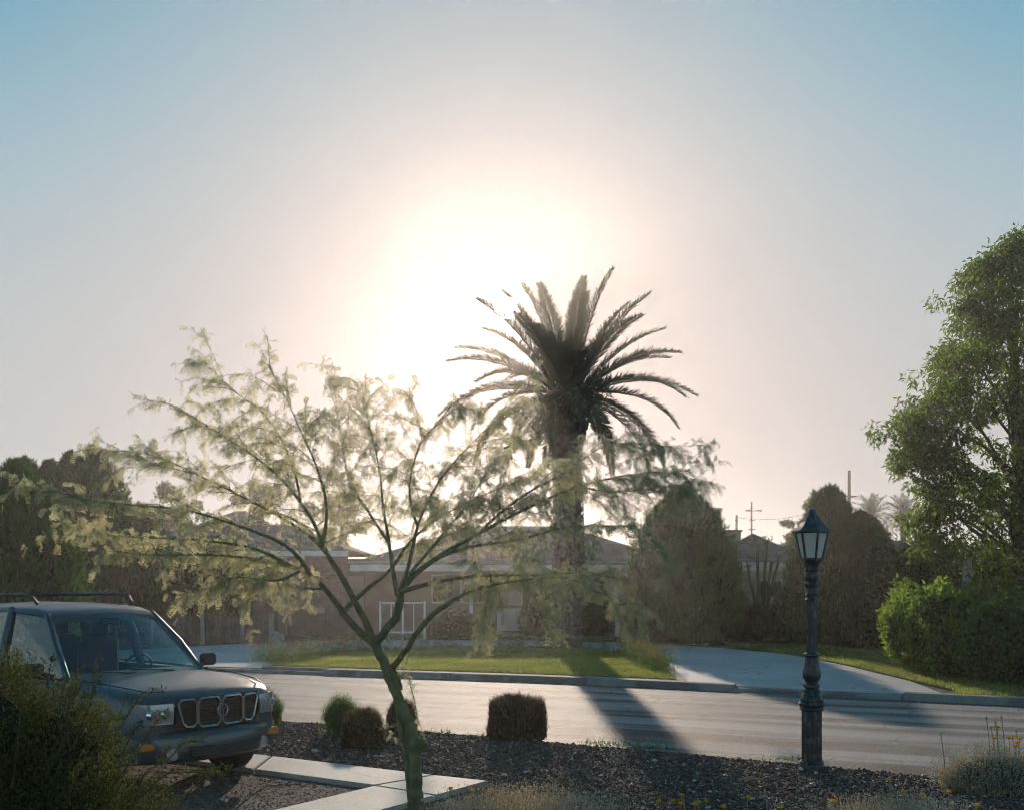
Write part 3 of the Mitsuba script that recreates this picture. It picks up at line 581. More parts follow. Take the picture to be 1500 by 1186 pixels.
bush('shrub', 'dark shrub mass against the stucco house wall', 'shrub', [(sc(1075, 36), 36, .7, 1.0, .7, .8), (sc(1105, 35.8), 35.8, .55, .8, .7, .7), (sc(1150, 35.8), 35.8, .75, .8, .7, .85), (sc(1175, 35.4), 35.4, 1.1, .6, .6, 1.15)], 9000, 51, 'shrub_leaf', (.07, .13), (.03, .05))
bush('shrub', 'low dark shrub under the left porch of the ranch house', 'shrub', [(sc(672, 36.6), 36.6, .45, .7, .5, .6), (sc(648, 36.6), 36.6, .35, .6, .5, .45), (sc(700, 36.7), 36.7, .4, .55, .5, .5)], 5000, 52, 'shrub_leaf', (.07, .13), (.03, .05))
bush('shrub', 'dark green shrub right of the palm trunk by the porch', 'shrub', [(sc(868, 37.6), 37.6, .6, .7, .6, .85), (sc(850, 37.6), 37.6, .45, .5, .5, .6)], 5000, 53, 'shrub_leaf', (.07, .13), (.03, .05))
bush('shrub', 'dark leafy shrub between palm trunk and entrance panel', 'shrub', [(sc(790, 38), 38, .7, .7, .6, .9)], 4000, 54, 'shrub_leaf', (.07, .13), (.03, .05))
bush('hedge', 'dark tall hedge between the right cypress and the big tree', 'hedge', [(sc(1290, 32), 32, 1.6, 1.2, 1, 2.0), (sc(1340, 31), 31, 1.5, 1.3, 1, 2.0), (sc(1400, 30), 30, 1.4, 1.3, 1, 1.8), (sc(1470, 29), 29, 1.4, 1.3, 1, 1.9), (sc(1540, 28), 28, 1.4, 1.3, 1, 1.9)], 26000, 55, 'shrub_leaf', (.08, .15), (.035, .06))
yh = 22.5
bush('hedge', 'sunlit leafy hedge with bright left edge beside the driveway', 'hedge', [(sc(1330, yh + 1), yh + 1, 1.05, .55, .6, .85), (sc(1375, yh), yh, 1.0, .75, .7, .95), (sc(1420, yh - .3), yh - .3, .85, .8, .7, .95), (sc(1385, yh - 1), yh - 1.2, .55, .45, .45, .6), (sc(1480, yh - .8), yh - .8, .75, .9, .7, .9), (sc(1335, yh + .8), yh + .8, 1.75, .16, .16, .3)], 20000, 56, 'hedge_leaf', (.07, .13), (.035, .06), coreS=.86)
bush('hedge', 'dark shaded hedge at the right edge of the view', 'hedge', [(sc(1470, 20.3), 20.3, .8, .8, .7, 1.0), (sc(1540, 19.5), 19.5, .9, 1.0, .8, 1.15), (sc(1640, 18), 18, .9, 1.1, .8, 1.2)], 15000, 57, 'shrub_leaf', (.07, .13), (.035, .06))
# spiky plants before the stucco wall
rng = R(60); SPK = thing('yucca', 'spiky dark plant with upright stems against the stucco wall', 'plant'); m = MB(); lf = MB()
for px, py in ((1108, 792), (1122, 785), (1096, 815), (1130, 812), (1142, 806)):
    a = np.array([sc(1112, 36.3), 36.3, .2]); b = at(px, py + 8, 36.3); t = np.linspace(0, 1, 5)[:, None]; m.add(tube(a * (1 - t) + b * t + rng.normal(0, .03, (5, 3)), np.linspace(.07, .05, 5), 6))
    p = b + rng.normal(0, .1, (24, 3)) * [1, 1, 1.5]; lf.add(cards(p, unit(rng.normal(size=(24, 3)) + [0, 0, .8]), rng.normal(size=(24, 3)), .16, .05))
put('stems', m, 'shrub_leaf', SPK); put('leaves', lf, 'shrub_leaf', SPK)
# hazy trees beyond the houses
def far_tree(label, px0, px1, top, bot, Y, n, seed, m='far_leaf'):
    rng = R(seed); k = thing('distant_tree', label, 'tree'); x0, x1 = sc(px0, Y), sc(px1, Y); z1, z0 = zz(top, Y), zz(bot, Y); xc = (x0 + x1) / 2; P = []
    put('trunk', MB().add(tube([[xc, Y, -.1], [xc + .2, Y, (z0 + z1) / 2]], [.2, .08], 6)), 'bark', k)
    for i in range(16):
        c = np.array([rng.uniform(x0, x1), Y + rng.normal(0, .6), rng.uniform(z0, z1)]); c[0] = xc + (c[0] - xc) * (1 - .45 * ((c[2] - z0) / (z1 - z0)) ** 2)
        u = pts_on(rng, n // 16); P.append(c + u * np.array([1, 1, .75]) * (x1 - x0) * .19 * rng.uniform(.3, 1, (n // 16, 1)))
    P = np.vstack(P); N = len(P)
    put('crown', cards(P, rng.normal(size=(N, 3)), rng.normal(size=(N, 3)), rng.uniform(.15, .3, N), rng.uniform(.08, .14, N)), m, k)
far_tree('tall hazy tree beyond the brick house', 216, 292, 692, 790, 66., 5200, 71)
far_tree('hazy olive tree behind the gate end of the brick house', 340, 420, 705, 800, 60., 5200, 72)
far_tree('small airy tree behind the lantern roof', 1147, 1180, 758, 800, 60., 1600, 73)
far_tree('wispy treetop left of the right cypress tips', 1182, 1204, 722, 745, 62., 500, 74)
far_tree('hazy tree behind the centre of the mesquite crown', 455, 540, 640, 790, 58., 5200, 75)
# ------------------------------------------------------------------ palms
def palm_fronds(k, c, n, Lr, seed, droop, nl, leaf, m, el=(-35, 85), r0=.25, rm='frond', azs=None):
    rng = R(seed)
    for i in range(n):
        e = math.radians(el[0] + (el[1] - el[0]) * ((i + .5) / n) ** 1.12); az = i * 2.39996 + rng.normal(0, .15)
        L = Lr * rng.uniform(.9, 1.08); s = np.linspace(0, 1, 9)
        h = np.array([math.cos(az), math.sin(az), 0]); ang = e - droop * s ** 1.6 * (1.0 - .55 * max(0, math.sin(e)))
        st = L / 8; pt = np.cumsum(np.r_[[[0, 0, 0]], (h[None] * np.cos(ang[:-1, None]) + np.array([0, 0, 1.]) * np.sin(ang[:-1, None])) * st], axis=0) + c + h * r0
        mb = MB().add(tube(pt, np.linspace(.028, .006, 9), 4))
        u = np.linspace(.1, .995, nl); P = np.stack([np.interp(u, s, pt[:, j]) for j in range(3)], 1); tg = unit(np.stack([np.interp(u, s, np.gradient(pt[:, j])) for j in range(3)], 1))
        side = unit(np.cross(tg, [0, 0, 1.0])); upv = np.cross(side, tg)
        ln = leaf * np.clip(np.minimum(.35 + u * 2.2, 1.0) * (1.25 - .95 * u ** 2.2), .1, 1)
        for sg in (-1, 1):
            d = unit(side * sg * .75 + tg * .75 + upv * rng.uniform(.12, .5, (nl, 1)) + rng.normal(0, .1, (nl, 3)))
            mb.add(cards(P, d, upv, ln * rng.uniform(.8, 1.1, nl), .05, .2))
        put('frond', mb, m if rng.random() > .06 or e > 0 else 'dead_frond', k)
PY = 31.2; PX = sc(827, PY)
PM = thing('palm_tree', 'tall date palm with thick trunk on the lawn island', 'palm tree')
zs = np.linspace(0, 1, 60); ztop = zz(600, PY)
rr = np.interp(zs, [0, .03, .1, .35, .7, .83, .93, 1], [.56, .5, .46, .42, .37, .42, .62, .66])
pf = [(0, 0.0)] + [(r * (1 + .06 * (i % 2)), z * ztop) for i, (r, z) in enumerate(zip(rr, zs))] + [(.4, ztop + .5), (0, ztop + .8)]
v, f = lathe(pf, 26, (PX, PY, 0.02)); v[:, :2] += ((meshkit.noise(v * [5, 5, 4]) - .5) * .1)[:, None]; v[:, 0] += .12 * np.sin(v[:, 2] * .45)
put('trunk', (v, f), 'palm_bark', PM)
# old leaf bases wrapped round the trunk
rng = R(80); m = MB(); n = 520; z = np.linspace(.25, ztop + .35, n); a = np.arange(n) * 2.39996; r = np.interp(z / ztop, zs, rr) * .98
p = np.stack([PX + .12 * np.sin(z * .45) + r * np.cos(a), PY + r * np.sin(a), z], 1); o = np.stack([np.cos(a), np.sin(a), a * 0], 1)
m.add(cards(p, o * .55 + [0, 0, 1], o, np.interp(z / ztop, [0, .8, 1], [.16, .2, .42]), np.interp(z / ztop, [0, .8, 1], [.2, .2, .26]), .25, .5)); put('leaf_bases', m, 'palm_bark', PM)
pc = np.array([PX + .1, PY, zz(578, PY)])
palm_fronds(PM, pc, 48, 3.65, 81, 1.2, 130, .5, 'frond', (-26, 84), .3)
for px, py, Y, nm in ((1277, 742, 82., 'far fan shaped palm right of the tall utility pole'), (1323, 741, 84., 'far palm partly behind the left edge of the big tree')):
    k = thing('distant_palm', nm, 'palm tree'); c = np.array([sc(px, Y), Y, zz(py + 12, Y)])
    put('trunk', MB().add(tube([[c[0], Y, -.1], c], [.28, .22], 8)), 'palm_bark', k)
    palm_fronds(k, c, 30, 2.0, int(px), 1.5, 26, .5, 'frond', (-40, 85), .1)
# ------------------------------------------------------------------ flowering beds on the island
def bed_plant(p, h, w, n, seed, label, group, name='flowering_plant', bloom=.25):
    rng = R(seed); k = thing(name, label, 'plant', group)
    N = n; q = np.c_[rng.normal(0, w * .3, (N, 2)), np.zeros(N)] + p; d = np.c_[rng.normal(0, .3, (N, 2)), np.ones(N)]
    st = blades(q, d, rng.uniform(.5, 1.0, N) * h, .012, rng.uniform(-.1, .25, N), rng, 2)
    P = np.c_[rng.normal(0, w * .38, (N * 3, 2)), rng.uniform(.05, .95, N * 3) * h] + p
    lv = cards(P, rng.normal(0, .6, (N * 3, 3)) + [0, 0, .8], rng.normal(size=(N * 3, 3)), rng.uniform(.05, .1, N * 3), rng.uniform(.02, .035, N * 3))
    put('leaves', MB().add(st).add(lv), 'bed_leaf', k)
    nb = max(3, int(N * bloom)); P = np.c_[rng.normal(0, w * .38, (nb, 2)), rng.uniform(.7, 1.05, nb) * h] + p
    put('blossom', cards(np.repeat(P, 4, 0), rng.normal(size=(nb * 4, 3)), rng.normal(size=(nb * 4, 3)), .035, .028), 'bougain', k)
rng = R(90); LBED = ((385, 968), (402, 967), (420, 965.5), (442, 963), (462, 961), (482, 959), (500, 957.5), (518, 956), (536, 955), (452, 967), (412, 970))
for i, ((px, py), o) in enumerate(zip(LBED, ranks([a[0] for a in LBED]))):
    g_ = gnd(px, py, .08); bed_plant(g_ + [0, 0, .0], rng.uniform(.38, .55), .62, 60, 900 + i, 'red flowering plant, %s from left in the left lawn bed' % o, 'flowering plants in the left bed')
RBED = ((912, 958), (920, 963), (932, 966), (942, 970), (950, 974), (960, 978), (968, 983), (926, 956), (938, 960), (950, 964), (962, 969), (970, 976), (944, 955))
for i, ((px, py), o) in enumerate(zip(RBED, ranks([a[0] for a in RBED]))):
    g_ = gnd(px, py, .08); bed_plant(g_, rng.uniform(.36, .5), .5, 55, 940 + i, 'red flowering plant, %s from left in the right lawn bed' % o, 'flowering plants in the right bed')
for i, px in enumerate((566, 592, 618, 640, 662, 708, 716, 733, 752, 762, 786, 800, 808, 860, 884)):
    g_ = gnd(px, 951 if px < 640 else 949.5, .09); bed_plant(g_, rng.uniform(.25, .5) * (1.25 if px in (752, 762, 800) else 1), .34, 26, 970 + i, 'small leafy plant, %s from the left in the sparse row behind the lawn' % ORD[i], 'plants in the row behind the lawn', 'garden_plant', .08)
# ------------------------------------------------------------------ big leafy tree at the right edge
def leafy_tree():
    rng = R(100); Y = 24.5; k = thing('leafy_tree', 'tall leafy tree filling the right edge of the view', 'tree')
    bx = sc(1470, Y); base = np.array([bx, Y, -.1])
    ys = np.array([335, 350, 380, 420, 440, 470, 500, 520, 560, 585, 610, 650, 700, 740, 780, 830, 870]); lx = np.array([1475, 1432, 1405, 1382, 1376, 1392, 1372, 1335, 1345, 1312, 1298, 1306, 1320, 1330, 1318, 1338, 1380])
    C = []
    while len(C) < 1000:
        py = rng.uniform(352, 868); l = np.interp(py, ys, lx) + 46; top = 335 + max(0, abs(1530 - 1530)) * 0
        px = rng.uniform(l, 1790 - (py < 450) * (450 - py) * 1.0); w = (1790 - l) / 2
        C.append(at(px, py, Y) + [0, rng.normal(0, 1.0), 0])
    # a ragged fringe along the left outline
    for i in range(260):
        py = rng.uniform(338, 850); C.append(at(np.interp(py, ys, lx) + rng.uniform(22, 60), py + 12, Y) + [0, rng.normal(0, .9), 0])
    C = np.array(C)
    keep = meshkit.noise(C * 0.9, 7) > .36; C = C[keep]
    n = 62; N = len(C) * n; idx = np.repeat(np.arange(len(C)), n); u = pts_on(rng, N) * rng.uniform(.1, 1, (N, 1)) ** .5 * np.array([.3, .3, .26])
    P = C[idx] + u; D = u * 1.2 + rng.normal(0, .35, (N, 3)) + [0, 0, -.35]
    tr = MB(); top = np.array([bx + .5, Y, 8.6]); t = np.linspace(0, 1, 9)[:, None]
    tp = base * (1 - t) + top * t + np.c_[.25 * np.sin(t[:, 0] * 5), .1 * np.cos(t[:, 0] * 4), t[:, 0] * 0]
    tr.add(tube(tp, np.linspace(.3, .06, 9), 10))
    put('trunk', tr, 'bark', k); limb = MB()
    for i in range(70):
        c = C[rng.integers(len(C))]; s = np.clip((c[2] - rng.uniform(1.0, 2.6)) / 8.6, .12, .9); b = np.array([np.interp(s, t[:, 0], tp[:, j]) for j in range(3)])
        tt = np.linspace(0, 1, 7)[:, None]; q = b * (1 - tt) + c * tt; q[:, 2] += .35 * np.sin(PI * tt[:, 0]) * rng.uniform(-.3, 1); q += rng.normal(0, .05, (7, 3)) * np.sin(PI * tt)
        limb.add(tube(q, np.linspace(.07 * (1.2 - s), .008, 7), 6))
    put('limb', limb, 'bark', k, kind='stuff')
    put('crown', cards(P, D, rng.normal(size=(N, 3)) + [0, 0, .5], rng.uniform(.11, .2, N), rng.uniform(.04, .065, N)), 'ash_leaf', k)
    return k
leafy_tree()
rng = R(105); hm, hl = MB(), MB()
for i in range(46):
    px = rng.uniform(1305, 1470); a = np.array([sc(px, 22.3), 22.3 + rng.normal(0, .3), rng.uniform(1.0, 1.7)]); t = np.linspace(0, 1, 5)[:, None]; q = a + t * np.array([rng.normal(0, .12), rng.normal(0, .1), rng.uniform(.25, .6)])
    hm.add(tube(q, np.linspace(.012, .004, 5), 4)); P = np.repeat(q, 5, 0) + rng.normal(0, .03, (25, 3)); hl.add(cards(P, rng.normal(0, .6, (25, 3)) + [0, 0, .6], rng.normal(size=(25, 3)), rng.uniform(.08, .14, 25), .05))
put('shoots', hm, 'bark', 'hedge_001', kind='stuff'); put('shoot_leaves', hl, 'hedge_leaf', 'hedge_001')
pt = thing('pale_trunk_tree', 'pale birch-like trunk standing inside the right hedge', 'tree'); x = sc(1414, 24.)
put('trunk', MB().add(tube([[x, 24., -.1], [x + .03, 24., 1.2], [x + .05, 24., 2.6]], [.15, .13, .1], 10)), 'pale_bark', pt)
# ------------------------------------------------------------------ mesquite in the gravel
def mesquite():
    rng = R(110); k = thing('mesquite_tree', 'slim green barked mesquite with feathery crown by the path', 'tree'); Y = 8.85
    mpp = Y / 1500
    tw = MB(); tr = MB(); stub = MB()
    def path(pts, dep): # pixel way points and metres of depth towards (-) or away from the camera
        d = np.interp(np.linspace(0, 1, len(pts)), np.linspace(0, 1, len(dep)), dep)
        return np.array([at(x, y, Y + dd) for (x, y), dd in zip(pts, d)])
    def seg(pts, dep, r0, r1, n=26, sides=8):
        p = spline(path(pts, dep), n); p[1:-1] += rng.normal(0, r1 * .09, (n - 2, 3)); return p, r1 * .8 + (r0 * (.82 if r0 < .05 else 1) - r1 * .8) * (1 - np.linspace(0, 1, n)) ** 1.7
    p, r = seg([(612, 1216), (610, 1160), (607, 1110), (604, 1080), (592, 1040), (575, 1005), (560, 965), (548, 940)], [0], .066, .052, 40, 12)
    r = r * (1 + .12 * np.exp(-((p[:, 2] - zz(1086, Y)) / .09) ** 2)) * (1 + .015 * rng.normal(size=len(r)))
    tr.add(tube(p, r, 14))
    p, r = seg([(603, 1216), (600, 1140), (592, 1090), (586, 1050), (580, 1015)], [.03], .045, .038, 24); tr.add(tube(p, r, 10))
    bl = trimesh.creation.icosphere(2, .06); bl.vertices *= 1 + .5 * (meshkit.noise(bl.vertices * 40)[:, None] - .5); bl.vertices += at(618, 1090, Y); tr.add(bl)
    p, r = seg([(562, 972), (572, 978), (580, 990), (585, 1010)], [-.02], .03, .036, 12); tr.add(tube(p, r, 8))
    put('trunk', tr, 'mesquite_bark', k, smooth=50)
    limbs = [ # way points, depth, start radius, end radius
        ([(548, 942), (522, 920), (498, 890), (476, 862), (455, 842), (425, 828), (370, 818), (300, 812), (230, 812), (165, 806)], [0, .1, -.2, -.6, -.9], .044, .006),
        ([(548, 942), (538, 915), (524, 888), (508, 858), (492, 830), (476, 806), (462, 770), (440, 735), (400, 690), (330, 640), (262, 600)], [0, -.1, .1, .4, .7], .040, .006),
        ([(549, 942), (566, 922), (582, 898), (586, 874), (582, 866)], [0, -.06], .046, .043),
        ([(584, 872), (600, 848), (638, 818), (700, 782), (770, 745), (850, 712), (930, 694), (1010, 690)], [-.06, .1, .5, .9], .036, .005),
        ([(582, 868), (576, 838), (570, 795), (561, 740), (556, 690), (548, 650), (534, 600), (522, 560)], [-.06, .2, .3, .1], .028, .004),
        ([(584, 868), (615, 858), (660, 848), (720, 842), (780, 842), (850, 838), (905, 848)], [-.06, -.4, -.7], .026, .005),
        ([(584, 868), (598, 830), (612, 770), (640, 710), (690, 650), (745, 600)], [-.06, -.3, -.6], .026, .004),
        ([(570, 985), (590, 958), (612, 925), (636, 898), (662, 880)], [.04, -.3, -.5], .034, .026),
        ([(662, 880), (700, 862), (760, 850), (820, 845), (880, 872)], [-.5, -.9, -1.1], .018, .004),
        ([(500, 900), (512, 886), (540, 860), (572, 834), (598, 796), (640, 760), (720, 720), (800, 690)], [.1, .5, .9], .028, .005),
        ([(480, 812), (460, 790), (420, 762), (370, 735), (300, 700), (215, 665), (160, 660)], [.1, .6, .8], .024, .004),
        ([(470, 800), (478, 740), (466, 690), (440, 630), (422, 590), (392, 535)], [.1, -.2, -.4], .022, .004),
        ([(440, 735), (420, 660), (380, 600), (345, 575), (300, 530)], [.4, .2, 0], .015, .003),
        ([(455, 842), (420, 800), (350, 770), (260, 745), (150, 735), (45, 708)], [-.6, -.9, -1.2], .022, .004),
        ([(425, 828), (360, 800), (280, 790), (180, 785), (85, 762)], [-.7, -.3, .1], .018, .004),
        ([(440, 835), (400, 850), (350, 845), (300, 862), (262, 872)], [-.7, -1.0], .014, .004),
        ([(638, 818), (690, 800), (760, 790), (840, 770), (920, 770), (985, 830)], [.1, -.2, -.5], .02, .004),
        ([(700, 782), (760, 730), (830, 690), (900, 650), (985, 655)], [.4, .2, .1], .018, .004),
        ([(600, 840), (650, 780), (690, 730), (720, 680), (760, 640)], [0, .5, .8], .02, .004),
        ([(570, 795), (540, 750), (510, 700), (500, 640), (490, 590)], [.2, .6, .8], .018, .004),
        ([(612, 770), (600, 720), (612, 660), (640, 620), (672, 585)], [-.2, -.6, -.8], .016, .004),
        ([(850, 712), (900, 720), (960, 715), (1020, 700)], [.7, .6], .012, .003),
        ([(720, 842), (715, 870), (708, 905), (716, 925)], [-.6, -.65], .008, .003),
        ([(850, 838), (880, 860), (905, 885), (935, 880)], [-.7, -.8], .009, .003),
        ([(780, 842), (800, 870), (795, 900), (815, 935)], [-.8, -.9], .009, .003),
        ([(476, 862), (430, 860), (400, 840), (380, 850), (365, 868)], [-.3, -.8], .012, .003)]
    LP_, LD, LS = [], [], []
    def leaves(p, step, size):
        s = np.r_[0, np.cumsum(np.linalg.norm(np.diff(p, axis=0), axis=1))]; n = max(2, int(s[-1] / step)); u = np.sort(rng.uniform(0, s[-1], n))
        q = np.stack([np.interp(u, s, p[:, j]) for j in range(3)], 1); tg = unit(np.stack([np.interp(u, s, np.gradient(p[:, j])) for j in range(3)], 1))
        d = unit(tg * rng.uniform(.1, .9, (n, 1)) + rng.normal(0, .6, (n, 3)) + [0, 0, -.45]); LP_.append(q); LD.append(d); LS.append(size * rng.uniform(.7, 1.25, n))
    for pts, dep, r0, r1 in limbs:
        p, r = seg(pts, dep, r0, r1, 30)
        put('limb', tube(p, r, 8), 'mesquite_bark', k, smooth=50)
        s = np.r_[0, np.cumsum(np.linalg.norm(np.diff(p, axis=0), axis=1))]; Ltot = s[-1]
        lo = .32 if r0 > .02 else .1
        if r1 < .012:
            strand = pts[-1][1] > 700
            leaves(p[int(30 * (.3 if strand else .6)):], .014 if strand else .035, .075)
            for u in np.arange(lo * Ltot, Ltot, .09 if strand else .06 if Ltot > 1 else .085):
                b = np.array([np.interp(u, s, p[:, j]) for j in range(3)]); tg = unit(np.array([np.interp(u, s, np.gradient(p[:, j])) for j in range(3)]))
                d = unit(tg * rng.uniform(.4, 1.1) + rng.normal(0, .65, 3) * [1, 1, .75] + [0, 0, .08]); L = rng.uniform(.2, .7) * (1.15 - .45 * u / Ltot) * (.5 if strand else 1); n = 9
                w = np.cumsum(rng.normal(0, .16, (n, 3)), axis=0); dirs = unit(d + w * .6 + np.linspace(0, 1, n)[:, None] * [0, 0, -.45]); q = b + np.cumsum(np.r_[[[0, 0, 0]], dirs[:-1] * L / (n - 1)], axis=0)
                tw.add(tube(q, np.linspace(max(.0035, .3 * np.interp(u, s, r)), .0016, n), 4)); leaves(q, .026, .07)
                for _ in range(rng.integers(1, 4)):
                    j = rng.integers(3, n - 1); d2 = unit(dirs[j] + rng.normal(0, .6, 3)); L2 = rng.uniform(.1, .25); q2 = q[j] + np.linspace(0, 1, 5)[:, None] * d2 * L2 + np.linspace(0, 1, 5)[:, None] ** 2 * [0, 0, -.04]
                    tw.add(tube(q2, [.0022, .002, .0018, .0016, .0014], 3)); leaves(q2, .026, .065)
    # small shoots low on the trunk
    for a, b in (((585, 1000), (602, 950)), ((600, 995), (618, 1080)), ((588, 985), (606, 1000)), ((584, 970), (592, 940)), ((590, 1085), (560, 1068)), ((586, 1060), (566, 1064))):
        t = np.linspace(0, 1, 8)[:, None]; q = at(*a, Y - .03) * (1 - t) + at(*b, Y - .18) * t + rng.normal(0, .012, (8, 3)) * t; tw.add(tube(q, np.linspace(.004, .002, 8), 4)); leaves(q, .018, .05)
    put('twigs', tw, 'mesquite_bark', k, kind='stuff')
    P, D, S = np.vstack(LP_), np.vstack(LD), np.concatenate(LS); n = len(P); pr = 5
    side = unit(np.cross(D, rng.normal(size=(n, 3)))); nm = np.cross(side, D); mb = MB()
    for j in range(pr):
        t = .18 + .82 * j / (pr - 1); q = P + D * (S * t)[:, None] + np.array([0, 0, -1.0]) * (S * .22 * t * t)[:, None]
        for sg in (-1, 1):
            mb.add(cards(q, side * sg + D * .45 + rng.normal(0, .12, (n, 3)), nm + rng.normal(0, .25, (n, 3)), S * .36 * (1.05 - .45 * abs(t - .5)), S * .15))
    put('crown', mb, 'mesquite_leaf', k, kind='stuff')
    print('mesquite sprays', n)
mesquite()
# ------------------------------------------------------------------ foreground planting
bush('creosote_bush', 'large dark fine leaved bush in the lower left corner', 'shrub',
     [(-2.95, 6.0, .6, .66, .6, .7), (-2.5, 5.9, .42, .52, .5, .52), (-3.25, 6.2, .9, .5, .5, .68), (-2.68, 6.1, .95, .36, .4, .42), (-3.0, 5.8, 1.2, .34, .3, .36), (-2.3, 6.0, .3, .42, .42, .5), (-3.4, 6.3, 1.15, .4, .4, .45)],
     95000, 120, 'creosote_leaf', (.014, .032), (.007, .013), stems=90, base=(-2.9, 6.05, 0), coreS=.6, stem_m='bark', hang=-.3)
# upright leafy shoots of the same bush
rng = R(121); m, lf = MB(), MB()
for i in range(95):
    a = np.array([rng.normal(-2.9, .34), rng.normal(6.0, .25), rng.uniform(.5, 1.05)]); d = unit(np.array([(a[0] + 2.9) * .9 + rng.normal(0, .15), rng.normal(0, .2), 1.])); L = rng.uniform(.35, .75); t = np.linspace(0, 1, 6)[:, None]
    q = a + d * L * t + rng.normal(0, .008, (6, 3)); top = 1.6 - .75 * max(0, a[0] + 2.75); q[:, 2] = np.minimum(q[:, 2], top + rng.uniform(-.15, .06)); m.add(tube(q, np.linspace(.005, .002, 6), 4)); u = rng.uniform(.25, 1, 110)
    P = np.stack([np.interp(u, t[:, 0], q[:, j]) for j in range(3)], 1) + rng.normal(0, .012, (110, 3)); lf.add(cards(P, rng.normal(0, .7, (110, 3)) + d, rng.normal(size=(110, 3)), rng.uniform(.012, .024, 110), .009))
put('shoots', m, 'bark', 'creosote_bush', kind='stuff'); put('shoot_leaves', lf, 'creosote_leaf', 'creosote_bush')
def tuft(name, label, cat, c, rx, ry, h, n, seed, m, L=(.10, .2), flat=.75, group=None, top=.0, core='core_brown', W=.006, spread=.5, tilt=0.):
    """clipped or loose clump of grassy stems: a dense shell of upward blades over a dark core"""
    rng = R(seed); k = thing(name, label, cat, group); c = np.asarray(c, float)
    def shell(u, s): # superellipse: boxy sides and top
        q_ = 2 / flat; e = u / (np.abs(u) ** q_).sum(1, keepdims=True) ** (1 / q_); return e * np.array([rx, ry, h]) * s
    if core:
        s = trimesh.creation.icosphere(3); v = shell(unit(s.vertices), .86); v[:, 2] = np.maximum(v[:, 2], -.02); put('core', (v + c, s.faces), core, k, smooth=True)
    u = pts_on(rng, n); u[:, 2] = np.abs(u[:, 2]); p = shell(u, 1) * rng.uniform(.78, 1.02, (n, 1)); p *= (.86 + .2 * meshkit.noise(u * 3 + c, 2) + .1 * meshkit.noise(u * 9 + c, 3))[:, None]
    d = unit(u * spread + [0, 0, 1.0]) + rng.normal(0, .22, (n, 3)); Ln = rng.uniform(*L, n); p = p + c - unit(d) * (Ln * .75)[:, None]; p[:, 2] = np.maximum(p[:, 2], .0)
    put('stems', blades(p, d, Ln, W, rng.uniform(0, .3, n), rng, 2), m, k)
    if top:
        q = np.c_[rng.uniform(-rx, rx, 40) * .85, rng.uniform(-ry, ry, 40) * .8, np.full(40, h * .9)] + c
        put('stray_stems', blades(q, rng.normal(0, .12, (40, 3)) + [0, 0, 1], rng.uniform(.04, top, 40), .004, .1, rng, 2), 'straw', k, kind='stuff')
    return k
g = gnd(758, 1083); tuft('clipped_bush', 'square clipped brown bush at the road edge right of the mesquite', 'shrub', g + [0, .2, 0], .37, .34, .54, 15000, 130, 'straw_dark', flat=.36, top=.2)
g = gnd(530, 1097); tuft('clipped_bush', 'rounded brown clipped bush left of the mesquite trunk', 'shrub', g + [0, .15, 0], .25, .25, .47, 9000, 131, 'straw_dark', flat=.65, top=.1)
g = gnd(587, 1073); tuft('clipped_bush', 'small brown clipped bush partly hidden behind the mesquite trunk', 'shrub', g + [0, .15, 0], .2, .2, .42, 6000, 132, 'straw_dark', flat=.5, top=.08)
g = gnd(498, 1078); tuft('grass_clump', 'bright green spiky grass clump beside the rounded brown bush', 'grass', g + [0, .1, 0], .22, .22, .52, 2600, 133, 'grass_green', L=(.3, .5), flat=.9, core=None, W=.009, spread=.8)
g = gnd(378, 1064); tuft('grass_clump', 'green and straw grass clump behind the front of the parked vehicle', 'grass', g + [0, .1, 0], .3, .3, .5, 4200, 134, 'grass_green', L=(.25, .45), flat=.8, W=.009, spread=.7)
# weeds along the road edge
WD = ((880, 1088), (905, 1092), (955, 1096), (640, 1073), (1165, 1112), (700, 1079))
for i, ((px, py), o) in enumerate(zip(WD, ranks([a[0] for a in WD]))):
    g = gnd(px, py); rng = R(140 + i); k = thing('weed', 'small green weed, %s from the left at the edge of the asphalt' % o, 'plant', 'weeds along the road edge'); n = 70
    put('leaves', blades(np.c_[rng.normal(0, .1, (n, 2)) * [1.6, .5], np.zeros(n)] + g, rng.normal(0, .6, (n, 3)) + [0, 0, 1], rng.uniform(.03, .09, n), .01, .3, rng, 2), 'grass_green', k)
# desert marigolds: grey tufts and yellow flower heads on thin stalks
def marigold(c, n_st, hs, spread, seed, heads):
    pass
def flower(p, h, seed, label, group, r=.021, lean=.12):
    rng = R(seed); k = thing('yellow_flower', label, 'flower', group); p = np.asarray(p, float); e = p + [rng.normal(0, lean * h), rng.normal(0, lean * h), h]
    mid = (p + e) / 2 + rng.normal(0, .01, 3); put('stalk', tube(spline([p, mid, e], 6), .003, 4), 'sage', k)
    a = np.arange(14) * 2 * PI / 14; d = np.stack([np.cos(a), np.sin(a), a * 0 + .12], 1); nn = np.tile([0, 0, 1.0], (14, 1))
    m = MB().add(cards(np.tile(e, (14, 1)), d, nn, r, r * .55, .05)).add(cards(np.tile(e + [0, 0, .004], (9, 1)), d[:9] + [0, 0, .5], nn[:9], r * .8, r * .5, .05))
    put('petals', m, 'petal_yellow', k); s = trimesh.creation.icosphere(1, r * .45); s.vertices *= [1, 1, .6]; s.vertices += e + [0, 0, .004]; put('centre', s, 'petal_yellow', k)
